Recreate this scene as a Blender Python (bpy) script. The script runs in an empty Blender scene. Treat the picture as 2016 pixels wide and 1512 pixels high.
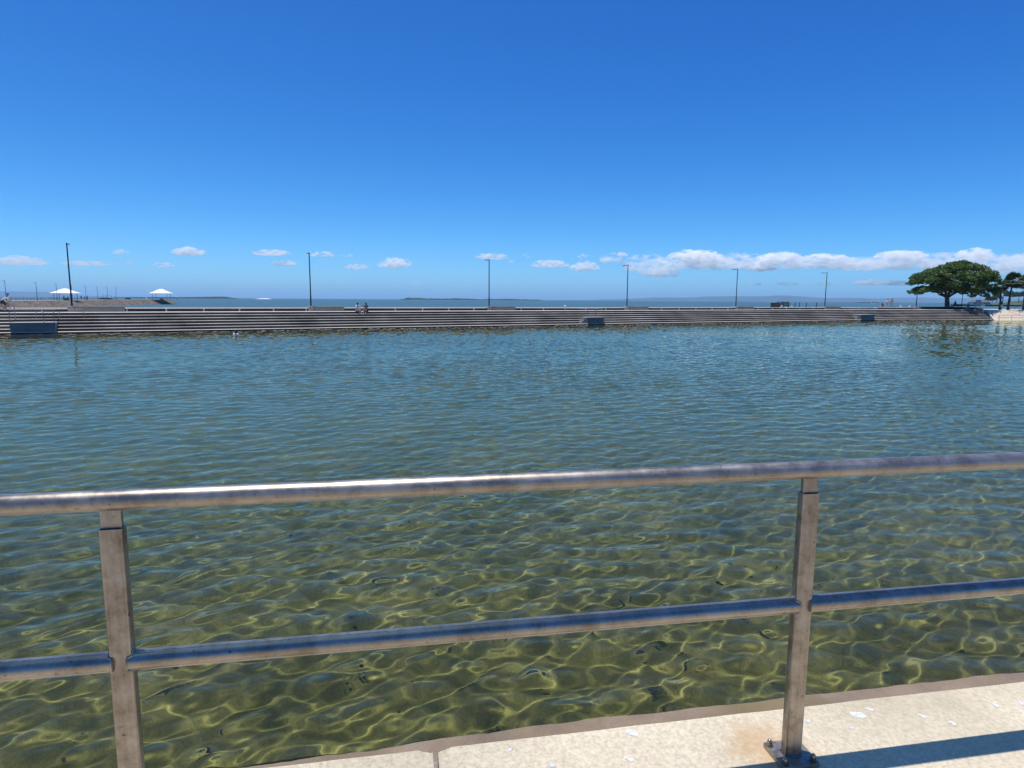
import bpy, bmesh, math, random
import numpy as np
from mathutils import Vector, Matrix, noise

# ------------------------------------------------------------------ camera, sky, sun, exposure
sc = bpy.context.scene
col = sc.collection
CAM_Z = 3.3
F_PX, PITCH, ROLL = 1250.0, math.atan(166 / 1250.0), math.atan(0.0058)
cd = bpy.data.cameras.new('camera')
cam = bpy.data.objects.new('camera', cd); col.objects.link(cam)
cd.sensor_width = 36.0; cd.lens = 36.0 * F_PX / 2016.0
cd.clip_start = 0.05; cd.clip_end = 120000
cam.location = (0, 0, CAM_Z)
cam.matrix_world = (Matrix.Translation((0, 0, CAM_Z)) @ Matrix.Rotation(math.radians(90) - PITCH, 4, 'X')
                    @ Matrix.Rotation(ROLL, 4, 'Z'))
sc.camera = cam

SUN_DIR = Vector((-0.135, 0.053, 0.99)).normalized()
SUN_EL = math.asin(SUN_DIR.z)
w = bpy.data.worlds.new('World'); sc.world = w; w.use_nodes = True
nt = w.node_tree; nt.nodes.clear()
sky = nt.nodes.new('ShaderNodeTexSky'); sky.sky_type = 'NISHITA'; sky.sun_disc = False
sky.sun_elevation = SUN_EL; sky.sun_rotation = math.atan2(SUN_DIR.x, SUN_DIR.y)
sky.air_density = 0.5; sky.dust_density = 1.0; sky.ozone_density = 10.0; sky.altitude = 0
bgn = nt.nodes.new('ShaderNodeBackground'); bgn.inputs['Strength'].default_value = 0.1
out = nt.nodes.new('ShaderNodeOutputWorld')
# one colour response for the whole sky (same in every direction): deep, saturated blue
sep = nt.nodes.new('ShaderNodeSeparateColor'); comb = nt.nodes.new('ShaderNodeCombineColor')
nt.links.new(sky.outputs[0], sep.inputs[0])
for i, (g, k, top) in enumerate(((2.1, 0.56, 2.6), (1.40, 1.18, 4.0), (0.87, 2.43, 6.0))):
    c = nt.nodes.new('ShaderNodeMath'); c.operation = 'MINIMUM'; c.inputs[1].default_value = top
    p = nt.nodes.new('ShaderNodeMath'); p.operation = 'POWER'; p.inputs[1].default_value = g
    q = nt.nodes.new('ShaderNodeMath'); q.operation = 'MULTIPLY'; q.inputs[1].default_value = k
    nt.links.new(sep.outputs[i], c.inputs[0]); nt.links.new(c.outputs[0], p.inputs[0]); nt.links.new(p.outputs[0], q.inputs[0]); nt.links.new(q.outputs[0], comb.inputs[i])
nt.links.new(comb.outputs[0], bgn.inputs['Color']); nt.links.new(bgn.outputs[0], out.inputs['Surface'])

sl = bpy.data.lights.new('sun', 'SUN'); sl.energy = 5.0; sl.angle = math.radians(0.53); sl.color = (1.0, 0.96, 0.9)
so = bpy.data.objects.new('sun', sl); col.objects.link(so)
so.rotation_euler = SUN_DIR.to_track_quat('Z', 'Y').to_euler()
sl.cycles.is_caustics_light = True

sc.view_settings.view_transform = 'Standard'; sc.view_settings.look = 'None'
sc.view_settings.exposure = 0.0; sc.view_settings.gamma = 1.0
sc.cycles.use_denoising = True
sc.cycles.max_bounces = 14; sc.cycles.transmission_bounces = 6; sc.cycles.glossy_bounces = 4
sc.cycles.diffuse_bounces = 3; sc.cycles.volume_bounces = 10
sc.cycles.caustics_refractive = True; sc.cycles.caustics_reflective = False
sc.cycles.sample_clamp_indirect = 6.0

# ------------------------------------------------------------------ helpers
def tag(o, label=None, cat=None, group=None, kind=None):
    if label: o['label'] = label
    if cat: o['category'] = cat
    if group: o['group'] = group
    if kind: o['kind'] = kind
    return o

def empty(name, loc=(0, 0, 0), rz=0.0):
    o = bpy.data.objects.new(name, None); col.objects.link(o)
    o.location = loc; o.rotation_euler = (0, 0, rz); o.empty_display_size = 0.2
    return o

class MB:
    """collects shapes; build() links them as one mesh object"""
    def __init__(self): self.v = []; self.f = []; self.m = []
    def add(self, vs, fs, mi=0):
        n = len(self.v); self.v += [tuple(p) for p in vs]
        self.f += [tuple(n + i for i in f) for f in fs]
        self.m += [mi] * len(fs) if isinstance(mi, int) else list(mi)
        return self
    def box(self, c, s, rz=0.0, mi=0, bev=0.0):
        hx, hy, hz = s[0] / 2, s[1] / 2, s[2] / 2
        ca, sa = math.cos(rz), math.sin(rz)
        def tr(x, y, z): return (c[0] + x * ca - y * sa, c[1] + x * sa + y * ca, c[2] + z)
        if bev <= 0:
            vs = [tr(x, y, z) for z in (-hz, hz) for x, y in ((-hx, -hy), (hx, -hy), (hx, hy), (-hx, hy))]
            return self.add(vs, [(3, 2, 1, 0), (4, 5, 6, 7), (0, 1, 5, 4), (1, 2, 6, 5), (2, 3, 7, 6), (3, 0, 4, 7)], mi)
        b = bev; vs = []
        for z, i in ((-hz, b), (-hz + b, 0), (hz - b, 0), (hz, b)):
            for x, y in ((-hx + b, -hy), (hx - b, -hy), (hx, -hy + b), (hx, hy - b), (hx - b, hy), (-hx + b, hy), (-hx, hy - b), (-hx, -hy + b)):
                sx, sy = (abs(x) - i) / abs(x), (abs(y) - i) / abs(y)
                vs.append(tr(x * sx, y * sy, z))
        fs = [tuple(range(7, -1, -1)), tuple(range(24, 32))]
        for r in range(3):
            for k in range(8): fs.append((r * 8 + k, r * 8 + (k + 1) % 8, r * 8 + 8 + (k + 1) % 8, r * 8 + 8 + k))
        return self.add(vs, fs, mi)
    def tube(self, pts, r, n=8, mi=0, cap=True):
        pts = [Vector(p) for p in pts]; rs = r if isinstance(r, (list, tuple)) else [r] * len(pts)
        vs = []; fs = []; up = None
        for i, p in enumerate(pts):
            d = (pts[min(i + 1, len(pts) - 1)] - pts[max(i - 1, 0)]).normalized()
            if up is None: up = Vector((0, 0, 1)) if abs(d.z) < 0.9 else Vector((0, 1, 0))
            a = d.cross(up).normalized(); b = a.cross(d).normalized(); up = b
            for k in range(n):
                t = 2 * math.pi * k / n; vs.append(p + a * (math.cos(t) * rs[i]) + b * (math.sin(t) * rs[i]))
        for i in range(len(pts) - 1):
            for k in range(n): fs.append((i * n + k, i * n + (k + 1) % n, (i + 1) * n + (k + 1) % n, (i + 1) * n + k))
        if cap:
            fs.append(tuple(range(n - 1, -1, -1))); e = (len(pts) - 1) * n; fs.append(tuple(range(e, e + n)))
        return self.add(vs, fs, mi)
    def lathe(self, prof, c=(0, 0, 0), n=16, mi=0):
        vs = []; fs = []
        for r, z in prof:
            for k in range(n):
                t = 2 * math.pi * k / n; vs.append((c[0] + r * math.cos(t), c[1] + r * math.sin(t), c[2] + z))
        for i in range(len(prof) - 1):
            for k in range(n): fs.append((i * n + k, i * n + (k + 1) % n, (i + 1) * n + (k + 1) % n, (i + 1) * n + k))
        fs.append(tuple(range(n - 1, -1, -1))); e = (len(prof) - 1) * n; fs.append(tuple(range(e, e + n)))
        return self.add(vs, fs, mi)
    def ball(self, c, r, nu=10, nv=6, mi=0, bump=0.0, rnd=None):
        r = r if isinstance(r, (list, tuple)) else (r, r, r)
        vs = [(c[0], c[1], c[2] - r[2])]; fs = []
        for j in range(1, nv):
            ph = -math.pi / 2 + math.pi * j / nv
            for k in range(nu):
                t = 2 * math.pi * k / nu; q = 1 + (rnd.uniform(-bump, bump) if rnd else 0)
                vs.append((c[0] + r[0] * q * math.cos(ph) * math.cos(t), c[1] + r[1] * q * math.cos(ph) * math.sin(t), c[2] + r[2] * q * math.sin(ph)))
        vs.append((c[0], c[1], c[2] + r[2])); L = len(vs) - 1
        for k in range(nu): fs.append((0, 1 + (k + 1) % nu, 1 + k))
        for j in range(nv - 2):
            for k in range(nu): fs.append((1 + j * nu + k, 1 + j * nu + (k + 1) % nu, 1 + (j + 1) * nu + (k + 1) % nu, 1 + (j + 1) * nu + k))
        for k in range(nu): fs.append((1 + (nv - 2) * nu + k, 1 + (nv - 2) * nu + (k + 1) % nu, L))
        return self.add(vs, fs, mi)
    def sweep(self, prof, frames, mi=0, closed=True):
        """prof: [(t, z)] outline; frames: [(point2d, back2d)] along a line; mi may be one material per outline edge"""
        n = len(prof); vs = []; fs = []; ms = []
        for p, b in frames:
            for t, z in prof: vs.append((p[0] + b[0] * t, p[1] + b[1] * t, z))
        for i in range(len(frames) - 1):
            for k in range(n if closed else n - 1):
                fs.append((i * n + k, (i + 1) * n + k, (i + 1) * n + (k + 1) % n, i * n + (k + 1) % n))
                ms.append(mi if isinstance(mi, int) else mi[k])
        if closed:
            e = (len(frames) - 1) * n
            fs += [tuple(range(n)), tuple(range(e + n - 1, e - 1, -1))]; ms += [mi if isinstance(mi, int) else mi[0]] * 2
        return self.add(vs, fs, ms)
    def build(self, name, mats, parent=None, smooth=False):
        me = bpy.data.meshes.new(name); me.from_pydata(self.v, [], self.f)
        mats = mats if isinstance(mats, (list, tuple)) else [mats]
        for m in mats: me.materials.append(m)
        if len(mats) > 1: me.polygons.foreach_set('material_index', self.m)
        bm = bmesh.new(); bm.from_mesh(me); bmesh.ops.recalc_face_normals(bm, faces=bm.faces)
        bm.to_mesh(me); bm.free()
        if smooth:
            me.shade_smooth()
            if smooth != 'all':
                try: me.set_sharp_from_angle(angle=math.radians(40))
                except Exception: pass
        o = bpy.data.objects.new(name, me); col.objects.link(o)
        if parent: o.parent = parent
        return o

def grid_mesh(name, co, rows, cols, mat_, smooth=True):
    i = np.arange((rows - 1) * (cols - 1)); a = (i // (cols - 1)) * cols + i % (cols - 1)
    f = np.stack([a, a + 1, a + cols + 1, a + cols], 1)
    me = bpy.data.meshes.new(name)
    me.vertices.add(len(co)); me.vertices.foreach_set('co', co.ravel().astype(np.float32))
    me.loops.add(f.size); me.loops.foreach_set('vertex_index', f.ravel().astype(np.int32))
    me.polygons.add(len(f)); me.polygons.foreach_set('loop_start', np.arange(0, f.size, 4, dtype=np.int32))
    me.polygons.foreach_set('loop_total', np.full(len(f), 4, np.int32))
    me.polygons.foreach_set('use_smooth', np.full(len(f), smooth))
    me.update(); me.validate(); me.materials.append(mat_)
    o = bpy.data.objects.new(name, me); col.objects.link(o)
    return o

def quads_mesh(name, V, mats, parent=None, mi=None):
    """V: (n, 4, 3) loose quads"""
    n = len(V); me = bpy.data.meshes.new(name)
    me.vertices.add(n * 4); me.vertices.foreach_set('co', V.reshape(-1).astype(np.float32))
    me.loops.add(n * 4); me.loops.foreach_set('vertex_index', np.arange(n * 4, dtype=np.int32))
    me.polygons.add(n); me.polygons.foreach_set('loop_start', np.arange(0, n * 4, 4, dtype=np.int32))
    me.polygons.foreach_set('loop_total', np.full(n, 4, np.int32))
    for m in mats if isinstance(mats, (list, tuple)) else [mats]: me.materials.append(m)
    if mi is not None: me.polygons.foreach_set('material_index', np.asarray(mi, np.int32))
    me.update()
    o = bpy.data.objects.new(name, me); col.objects.link(o)
    if parent: o.parent = parent
    return o

def copy_tree(o, parent=None):
    c = o.copy(); col.objects.link(c); c.parent = parent
    for ch in o.children: copy_tree(ch, c)
    return c

# ------------------------------------------------------------------ materials
def nodes(name):
    m = bpy.data.materials.new(name); m.use_nodes = True
    n = m.node_tree; return m, n, n.nodes['Principled BSDF']

def texnode(n, kind, scale, detail=4.0, vec=None, **kw):
    t = n.nodes.new(kind); t.inputs['Scale'].default_value = scale
    if 'Detail' in t.inputs: t.inputs['Detail'].default_value = detail
    for k, v in kw.items():
        if k in t.inputs: t.inputs[k].default_value = v
        else: setattr(t, k, v)
    if vec is not None: n.links.new(vec, t.inputs['Vector'])
    return t

def ramp(n, src, stops):
    r = n.nodes.new('ShaderNodeValToRGB'); e = r.color_ramp.elements
    while len(e) < len(stops): e.new(0.5)
    for q, (p, c) in zip(e, stops): q.position = p; q.color = (*c, 1) if len(c) == 3 else c
    n.links.new(src, r.inputs[0]); return r

def mixc(n, fac, a, b, mode='MIX'):
    x = n.nodes.new('ShaderNodeMix'); x.data_type = 'RGBA'; x.blend_type = mode
    for s, v in ((0, fac), (6, a), (7, b)):
        if hasattr(v, 'is_linked'): n.links.new(v, x.inputs[s])
        else: x.inputs[s].default_value = (*v, 1) if isinstance(v, tuple) and len(v) == 3 else v
    return x.outputs[2]

def bump(n, b, src, strength, dist):
    k = n.nodes.new('ShaderNodeBump'); k.inputs['Strength'].default_value = strength; k.inputs['Distance'].default_value = dist
    n.links.new(src, k.inputs['Height']); n.links.new(k.outputs[0], b.inputs['Normal']); return k

def wpos(n):
    return n.nodes.new('ShaderNodeNewGeometry').outputs['Position']

def plain(name, c, rough=0.7, var=0.15, scale=6.0, metal=0.0, bmp=0.0):
    m, n, b = nodes(name)
    tc = n.nodes.new('ShaderNodeTexCoord').outputs['Object']
    t = texnode(n, 'ShaderNodeTexNoise', scale, 4.0, tc)
    lo = tuple(x * (1 - var) for x in c); hi = tuple(min(1, x * (1 + var)) for x in c)
    n.links.new(ramp(n, t.outputs[0], [(0.3, lo), (0.7, hi)]).outputs[0], b.inputs['Base Color'])
    b.inputs['Roughness'].default_value = rough; b.inputs['Metallic'].default_value = metal
    if bmp: bump(n, b, t.outputs[0], 0.5, bmp)
    return m

def concrete(name, c, big=0.35, fleck=0.0, stain=(0.3, 0.27, 0.2), scale=1.0, stain_amt=0.3, bdist=0.002, rough=0.9, rust=None):
    m, n, b = nodes(name); p = wpos(n)
    if rust:
        t3b = texnode(n, 'ShaderNodeTexNoise', 25, 4.0, p)
    t1 = texnode(n, 'ShaderNodeTexNoise', 1.3 * scale, 6.0, p, Roughness=0.6)
    t2 = texnode(n, 'ShaderNodeTexNoise', 60 * scale, 5.0, p, Roughness=0.7)
    c1 = ramp(n, t1.outputs[0], [(0.3, tuple(x * (1 - big) for x in c)), (0.65, tuple(min(0.85, x * (1 + big * 0.35)) for x in c))]).outputs[0]
    g = ramp(n, t2.outputs[0], [(0.25, (0.62, 0.61, 0.58)), (0.62, (1.04, 1.03, 1.02))]).outputs[0]
    cc = mixc(n, 1.0, c1, g, 'MULTIPLY')
    if fleck:
        v = texnode(n, 'ShaderNodeTexVoronoi', 170 * scale, 0, p)
        fl = ramp(n, v.outputs['Distance'], [(0.08, (1, 1, 1)), (0.2, (0, 0, 0))]).outputs[0]
        t4 = texnode(n, 'ShaderNodeTexNoise', 40 * scale, 2.0, p)
        sel = ramp(n, t4.outputs[0], [(0.5, (0, 0, 0)), (0.6, (1, 1, 1))]).outputs[0]
        f2 = mixc(n, 1.0, fl, sel, 'MULTIPLY')
        k = n.nodes.new('ShaderNodeMath'); k.operation = 'MULTIPLY'; k.inputs[1].default_value = fleck; n.links.new(f2, k.inputs[0])
        cc = mixc(n, k.outputs[0], cc, (0.12, 0.10, 0.075))
    t3 = texnode(n, 'ShaderNodeTexNoise', 0.45 * scale, 7.0, p, Roughness=0.65)
    st = ramp(n, t3.outputs[0], [(0.5, (0, 0, 0)), (0.72, (stain_amt,) * 3)]).outputs[0]
    cc = mixc(n, st, cc, stain)
    if rust:
        d = n.nodes.new('ShaderNodeVectorMath'); d.operation = 'DISTANCE'; d.inputs[1].default_value = rust; n.links.new(p, d.inputs[0])
        k = n.nodes.new('ShaderNodeMath'); k.operation = 'MULTIPLY_ADD'; k.inputs[1].default_value = 0.16; n.links.new(t3b.outputs[0] if fleck else t3.outputs[0], k.inputs[0]); n.links.new(d.outputs['Value'], k.inputs[2])
        cc = mixc(n, ramp(n, k.outputs[0], [(0.12, (0.6,) * 3), (0.20, (0, 0, 0))]).outputs[0], cc, (0.42, 0.25, 0.11))
    n.links.new(cc, b.inputs['Base Color']); b.inputs['Roughness'].default_value = rough
    b.inputs['Specular IOR Level'].default_value = 0.3
    bump(n, b, t2.outputs[0], 0.6, bdist)
    return m

def steel(name, stretch, r0=0.17, r1=0.36, coat=0.45, mottle=11, metal=0.78):
    """weathered stainless tube: grain runs along the part, tea stains and salt blotches on top"""
    m, n, b = nodes(name)
    tc = n.nodes.new('ShaderNodeTexCoord').outputs['Object']; p = wpos(n)
    mp = n.nodes.new('ShaderNodeMapping'); mp.inputs['Scale'].default_value = stretch; n.links.new(tc, mp.inputs[0])
    gr = texnode(n, 'ShaderNodeTexNoise', 90, 5.0, mp.outputs[0], Roughness=0.7)
    t = texnode(n, 'ShaderNodeTexNoise', mottle, 7.0, p, Roughness=0.7)
    sp = texnode(n, 'ShaderNodeTexNoise', 75, 3.0, p, Roughness=0.6)
    c = ramp(n, t.outputs[0], [(0.36, (0.23, 0.185, 0.14)), (0.52, (0.37, 0.315, 0.255)), (0.66, (0.45, 0.395, 0.335))]).outputs[0]
    g2 = ramp(n, gr.outputs[0], [(0.3, (0.72, 0.72, 0.72)), (0.7, (1.08, 1.08, 1.08))]).outputs[0]
    c = mixc(n, 1.0, c, g2, 'MULTIPLY')
    pit = ramp(n, sp.outputs[0], [(0.66, (0, 0, 0)), (0.73, (0.8, 0.8, 0.8))]).outputs[0]
    c = mixc(n, pit, c, (0.09, 0.055, 0.035))
    n.links.new(c, b.inputs['Base Color'])
    x = mixc(n, 0.5, t.outputs[0], gr.outputs[0])
    n.links.new(ramp(n, x, [(0.36, (r0,) * 3), (0.62, (r1,) * 3)]).outputs[0], b.inputs['Roughness'])
    b.inputs['Metallic'].default_value = metal
    b.inputs['Coat Weight'].default_value = coat; b.inputs['Coat Roughness'].default_value = 0.40
    bump(n, b, gr.outputs[0], 0.10, 0.0006)
    return m

def leafmat(name, a, bcol, trans=0.3):
    m, n, b = nodes(name)
    tc = wpos(n)
    t = texnode(n, 'ShaderNodeTexNoise', 0.8, 3.0, tc)
    cc = ramp(n, t.outputs[0], [(0.32, a), (0.68, bcol)]).outputs[0]
    n.links.new(cc, b.inputs['Base Color']); b.inputs['Roughness'].default_value = 0.6
    tr = n.nodes.new('ShaderNodeBsdfTranslucent'); n.links.new(cc, tr.inputs['Color'])
    ad = n.nodes.new('ShaderNodeMixShader'); ad.inputs[0].default_value = trans
    n.links.new(b.outputs[0], ad.inputs[1]); n.links.new(tr.outputs[0], ad.inputs[2])
    n.links.new(ad.outputs[0], n.nodes['Material Output'].inputs['Surface'])
    return m

M = {}
M['ledge'] = concrete('ledge_concrete', (0.625, 0.545, 0.405), 0.22, 0.85, (0.36, 0.30, 0.20), 1.6, 0.6, 0.002, rust=(0.62, 1.40, 2.236))
M['old'] = concrete('old_concrete', (0.30, 0.25, 0.21), 0.3, 0.4, (0.14, 0.13, 0.06), 1.2, 0.6, 0.004)
M['wet'] = concrete('wet_step', (0.25, 0.185, 0.125), 0.3, 0.3, (0.16, 0.12, 0.03), 1.5, 0.8, 0.006, 0.5)
M['path'] = concrete('path_concrete', (0.46, 0.40, 0.31), 0.2, 0.3, (0.3, 0.26, 0.2), 0.6, 0.4, 0.002)
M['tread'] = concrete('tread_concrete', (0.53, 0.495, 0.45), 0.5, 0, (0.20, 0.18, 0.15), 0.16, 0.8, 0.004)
M['shaded_riser'] = concrete('shaded_riser_concrete', (0.085, 0.076, 0.066), 0.55, 0, (0.05, 0.045, 0.035), 0.16, 0.8, 0.004)  # shade on step and seat fronts is put into this darker, stained colour
M['low'] = concrete('tidal_concrete', (0.07, 0.06, 0.05), 0.3, 0, (0.03, 0.03, 0.015), 0.5, 0.7, 0.01)
M['block'] = concrete('block_concrete', (0.33, 0.30, 0.25), 0.25, 0, (0.10, 0.10, 0.09), 0.4, 0.6, 0.004)
M['pale'] = concrete('pale_concrete', (0.62, 0.58, 0.53), 0.12, 0, (0.42, 0.38, 0.33), 0.3, 0.4, 0.004)
M['plinth'] = concrete('plinth_concrete', (0.42, 0.38, 0.35), 0.2, 0, (0.25, 0.22, 0.2), 0.5, 0.4, 0.004)
M['ramp'] = concrete('ramp_concrete', (0.66, 0.56, 0.44), 0.12, 0, (0.5, 0.42, 0.32), 0.3, 0.3, 0.004)
M['steel'] = steel('stainless_rail', (0.03, 1.0, 1.0)); M['steel_post'] = steel('stainless_post', (1.0, 1.0, 0.05), 0.24, 0.40, 0.3, 20); M['steel_plate'] = steel('stainless_plate', (1.0, 1.0, 1.0), 0.28, 0.45, 0.5, 30, 0.62); M['steel_top'] = steel('stainless_top_rail', (0.03, 1.0, 1.0), 0.26, 0.50, 0.9, 14)
M['dark'] = plain('dark_opening', (0.015, 0.013, 0.012), 0.8)
M['pole'] = plain('dark_painted_steel', (0.013, 0.015, 0.028), 0.45, 0.2)
M['galv'] = plain('galvanised_steel', (0.30, 0.30, 0.31), 0.5, 0.2, 6, 0.4)
M['white'] = plain('white_roof', (0.80, 0.80, 0.79), 0.6, 0.04)
M['black'] = plain('black_paint', (0.02, 0.02, 0.022), 0.6, 0.3)
M['timber'] = plain('dark_timber', (0.06, 0.045, 0.035), 0.8, 0.4, 10)
M['rock'] = None
M['skin'] = plain('skin', (0.46, 0.29, 0.21), 0.6, 0.06)
M['skin2'] = plain('skin_tanned', (0.34, 0.20, 0.14), 0.6, 0.06)
M['hair'] = plain('dark_hair', (0.012, 0.010, 0.010), 0.5, 0.3)
M['clothwhite'] = plain('white_cloth', (0.72, 0.71, 0.70), 0.85, 0.06)
M['clothgrey'] = plain('grey_cloth', (0.36, 0.34, 0.35), 0.85, 0.1)
M['clothdark'] = plain('dark_cloth', (0.025, 0.022, 0.035), 0.85, 0.2)
M['clothnavy'] = plain('navy_cloth', (0.03, 0.04, 0.10), 0.85, 0.2)
M['clothpink'] = plain('mauve_cloth', (0.34, 0.26, 0.33), 0.85, 0.1)
M['bark'] = plain('bark', (0.09, 0.075, 0.06), 0.9, 0.4, 5, 0, 0.01)
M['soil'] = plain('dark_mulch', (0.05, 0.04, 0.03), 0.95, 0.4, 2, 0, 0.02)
M['leaf'] = leafmat('fig_leaf', (0.052, 0.10, 0.018), (0.135, 0.20, 0.042))
M['leaf2'] = leafmat('dark_leaf', (0.03, 0.06, 0.018), (0.06, 0.095, 0.03))
M['frond'] = leafmat('palm_frond', (0.05, 0.075, 0.03), (0.09, 0.115, 0.05), 0.2)
M['dead'] = leafmat('dead_frond', (0.13, 0.095, 0.06), (0.20, 0.15, 0.10), 0.2)

# ------------------------------------------------------------------ the near edge: frame of reference
LEDGE_Z = CAM_Z - 1.064
NA = math.radians(9.87)
na = (math.cos(NA), math.sin(NA)); nm = (-math.sin(NA), math.cos(NA))
def near(s, m, z=0.0): return (na[0] * s + nm[0] * m, na[1] * s + nm[1] * m, z)

# the far wall: origin, direction, back direction
FA = math.atan(0.536)
fu = (math.cos(FA), math.sin(FA)); fb = (-math.sin(FA), math.cos(FA))
def wall(s, t, z=0.0): return (fu[0] * s + fb[0] * t, 80.5 + fu[1] * s + fb[1] * t, z)
CORNER_S = 81.7
DECK_Z, RISE, TREAD = 1.87, 0.285, 0.5

def miter(pts):
    out_ = []
    for i, p in enumerate(pts):
        ns = []
        for a, b in ((i - 1, i), (i, i + 1)):
            if 0 <= a and b < len(pts):
                d = Vector(pts[b]) - Vector(pts[a]); d.normalize(); ns.append(Vector((-d.y, d.x)))
        n = sum(ns, Vector((0, 0))).normalized(); k = 1 / max(0.5, n.dot(ns[0]))
        out_.append(((p[0], p[1]), (n.x * k, n.y * k)))
    return out_
corner = wall(CORNER_S, 0)[:2]
W_LEFT = wall(-125, 0)[:2]
W_END = (89.8, corner[1] + 0.35)
far_frames = miter([W_LEFT, corner, W_END])

# ------------------------------------------------------------------ lagoon water, bed, sea
rng = np.random.default_rng(11)
def wave_surface(x, y):
    """sum of short wind waves with sharpened crests; rougher in gusts and farther from the sheltering wall"""
    z = np.zeros_like(x); dx = np.zeros_like(x); dy = np.zeros_like(x)
    far_ = np.clip((y - 0.17 * x - 9) / 30, 0, 1)
    gmod = (1 + 0.18 * np.sin(0.31 * x + 0.13 * y + 1) * np.sin(0.17 * y - 0.11 * x) + 0.30 * np.sin(0.06 * x - 0.10 * y + 0.6) * np.sin(0.035 * x + 0.16 * y) * (0.3 + 0.7 * far_)) * (0.84 + 0.54 * far_)
    for l in np.exp(np.linspace(math.log(0.15), math.log(1.05), 96)):
        k = 2 * math.pi / l; th = math.radians(106) + rng.normal(0, 0.60)
        slope = 0.0186 * min(1.0, (l / 0.28) ** 0.6) * (1.0 if l < 0.62 else (0.62 / l) ** 1.2)
        ph = k * (x * math.cos(th) + y * math.sin(th)) + rng.uniform(0, 2 * math.pi)
        a_ = slope / k * gmod; c_ = 0.38 * a_ * np.cos(ph)
        z += a_ * np.sin(ph); dx += c_ * math.cos(th); dy += c_ * math.sin(th)
    return np.stack([x + dx, y + dy, z], 1)
ncol, nrow = 1000, 660
v = np.linspace(-1, 1, ncol); v = 0.5 * v + 0.5 * v ** 3
q = 1.004; g = np.concatenate([[0], np.cumsum(q ** np.arange(nrow - 1))]); g /= g[-1]
s_near = v * 16
nearpts = np.stack([na[0] * s_near + nm[0] * 4.30, na[1] * s_near + nm[1] * 4.30], 1)
fx = 15 + v * 150
cx_, cy_ = corner
fy = np.where(fx < cx_, 80.5 + 0.536 * fx, cy_ + 0.02 * (fx - cx_)) + 0.12
farpts = np.stack([fx, fy], 1)
P = nearpts[None] + (farpts - nearpts)[None] * g[:, None, None]
X, Y = P[..., 0].ravel(), P[..., 1].ravel()
water_m = bpy.data.materials.new('lagoon_water'); water_m.use_nodes = True
n = water_m.node_tree; n.nodes.clear()
gl = n.nodes.new('ShaderNodeBsdfGlass'); gl.inputs['IOR'].default_value = 1.333; gl.inputs['Roughness'].default_value = 0.0
gl.inputs['Color'].default_value = (0.86, 0.87, 0.745, 1)
mo = n.nodes.new('ShaderNodeOutputMaterial'); n.links.new(gl.outputs[0], mo.inputs['Surface'])
water = grid_mesh('lagoon_water', wave_surface(X, Y), nrow, ncol, water_m)
tag(water, 'rippled clear lagoon water between the railing and the far steps', kind='structure')
water.cycles.is_caustics_caster = True

bed_m, n, b = nodes('lagoon_bed'); p = wpos(n)
t1 = texnode(n, 'ShaderNodeTexNoise', 0.5, 6.0, p, Roughness=0.6); t2 = texnode(n, 'ShaderNodeTexNoise', 30, 5.0, p, Roughness=0.75)
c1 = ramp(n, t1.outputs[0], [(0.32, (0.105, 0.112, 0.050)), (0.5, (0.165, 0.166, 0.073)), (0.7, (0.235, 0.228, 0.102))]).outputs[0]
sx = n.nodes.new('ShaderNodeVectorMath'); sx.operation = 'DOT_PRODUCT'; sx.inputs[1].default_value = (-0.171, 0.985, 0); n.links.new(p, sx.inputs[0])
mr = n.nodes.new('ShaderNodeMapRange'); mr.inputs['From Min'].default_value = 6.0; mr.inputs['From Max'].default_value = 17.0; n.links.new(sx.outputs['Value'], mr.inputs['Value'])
c1 = mixc(n, mr.outputs[0], c1, ramp(n, t1.outputs[0], [(0.3, (0.125, 0.18, 0.125)), (0.7, (0.19, 0.24, 0.16))]).outputs[0])  # paler teal farther out stands in for light scattered in the water
c2 = ramp(n, t2.outputs[0], [(0.3, (0.6, 0.6, 0.6)), (0.65, (1.15, 1.15, 1.1))]).outputs[0]
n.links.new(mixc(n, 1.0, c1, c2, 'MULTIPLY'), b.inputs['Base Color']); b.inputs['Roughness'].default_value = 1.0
b.inputs['Specular IOR Level'].default_value = 0.0
bx, by = np.meshgrid(np.linspace(-150, 180, 160), np.linspace(-6, 125, 120))
bm_ = by - 0.17 * bx
bz = -1.02 + 0.5 * np.clip((bm_ - 6.5) / 8, 0, 1) - 1.2 * np.clip((bm_ - 26) / 16, 0, 1) + 0.05 * np.sin(bx * 0.9) * np.sin(by * 0.7 + 0.3 * bx)
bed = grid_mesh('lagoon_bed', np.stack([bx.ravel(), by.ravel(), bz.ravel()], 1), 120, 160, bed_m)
tag(bed, 'sandy green lagoon bed under the clear water', kind='structure')
bed.cycles.is_caustics_receiver = True

# small dark stones lying on the near bed
mb = MB(); rs0 = random.Random(77)
for i in range(90):
    s_, m_ = rs0.uniform(-5, 6), 4.7 + rs0.random() ** 1.5 * 5.5; x, y, _ = near(s_, m_)
    bmv = y - 0.17 * x; zb = -1.02 + 0.5 * min(1, max(0, (bmv - 6.5) / 8)) + 0.05 * math.sin(x * 0.9) * math.sin(y * 0.7 + 0.3 * x)
    r_ = rs0.uniform(0.008, 0.022) * (1.7 if rs0.random() < 0.08 else 1)
    mb.ball((x, y, zb + r_ * 0.25), (r_ * rs0.uniform(0.8, 1.4), r_ * rs0.uniform(0.8, 1.4), r_ * 0.7), 7, 5, 0, 0.2, rs0)
o = mb.build('bed_pebbles', plain('dark_pebble', (0.035, 0.035, 0.028), 0.9, 0.4, 30), None, True); o.cycles.is_caustics_receiver = True
tag(o, 'scattered small dark pebbles on the lagoon bed near the ledge', kind='stuff')

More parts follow.
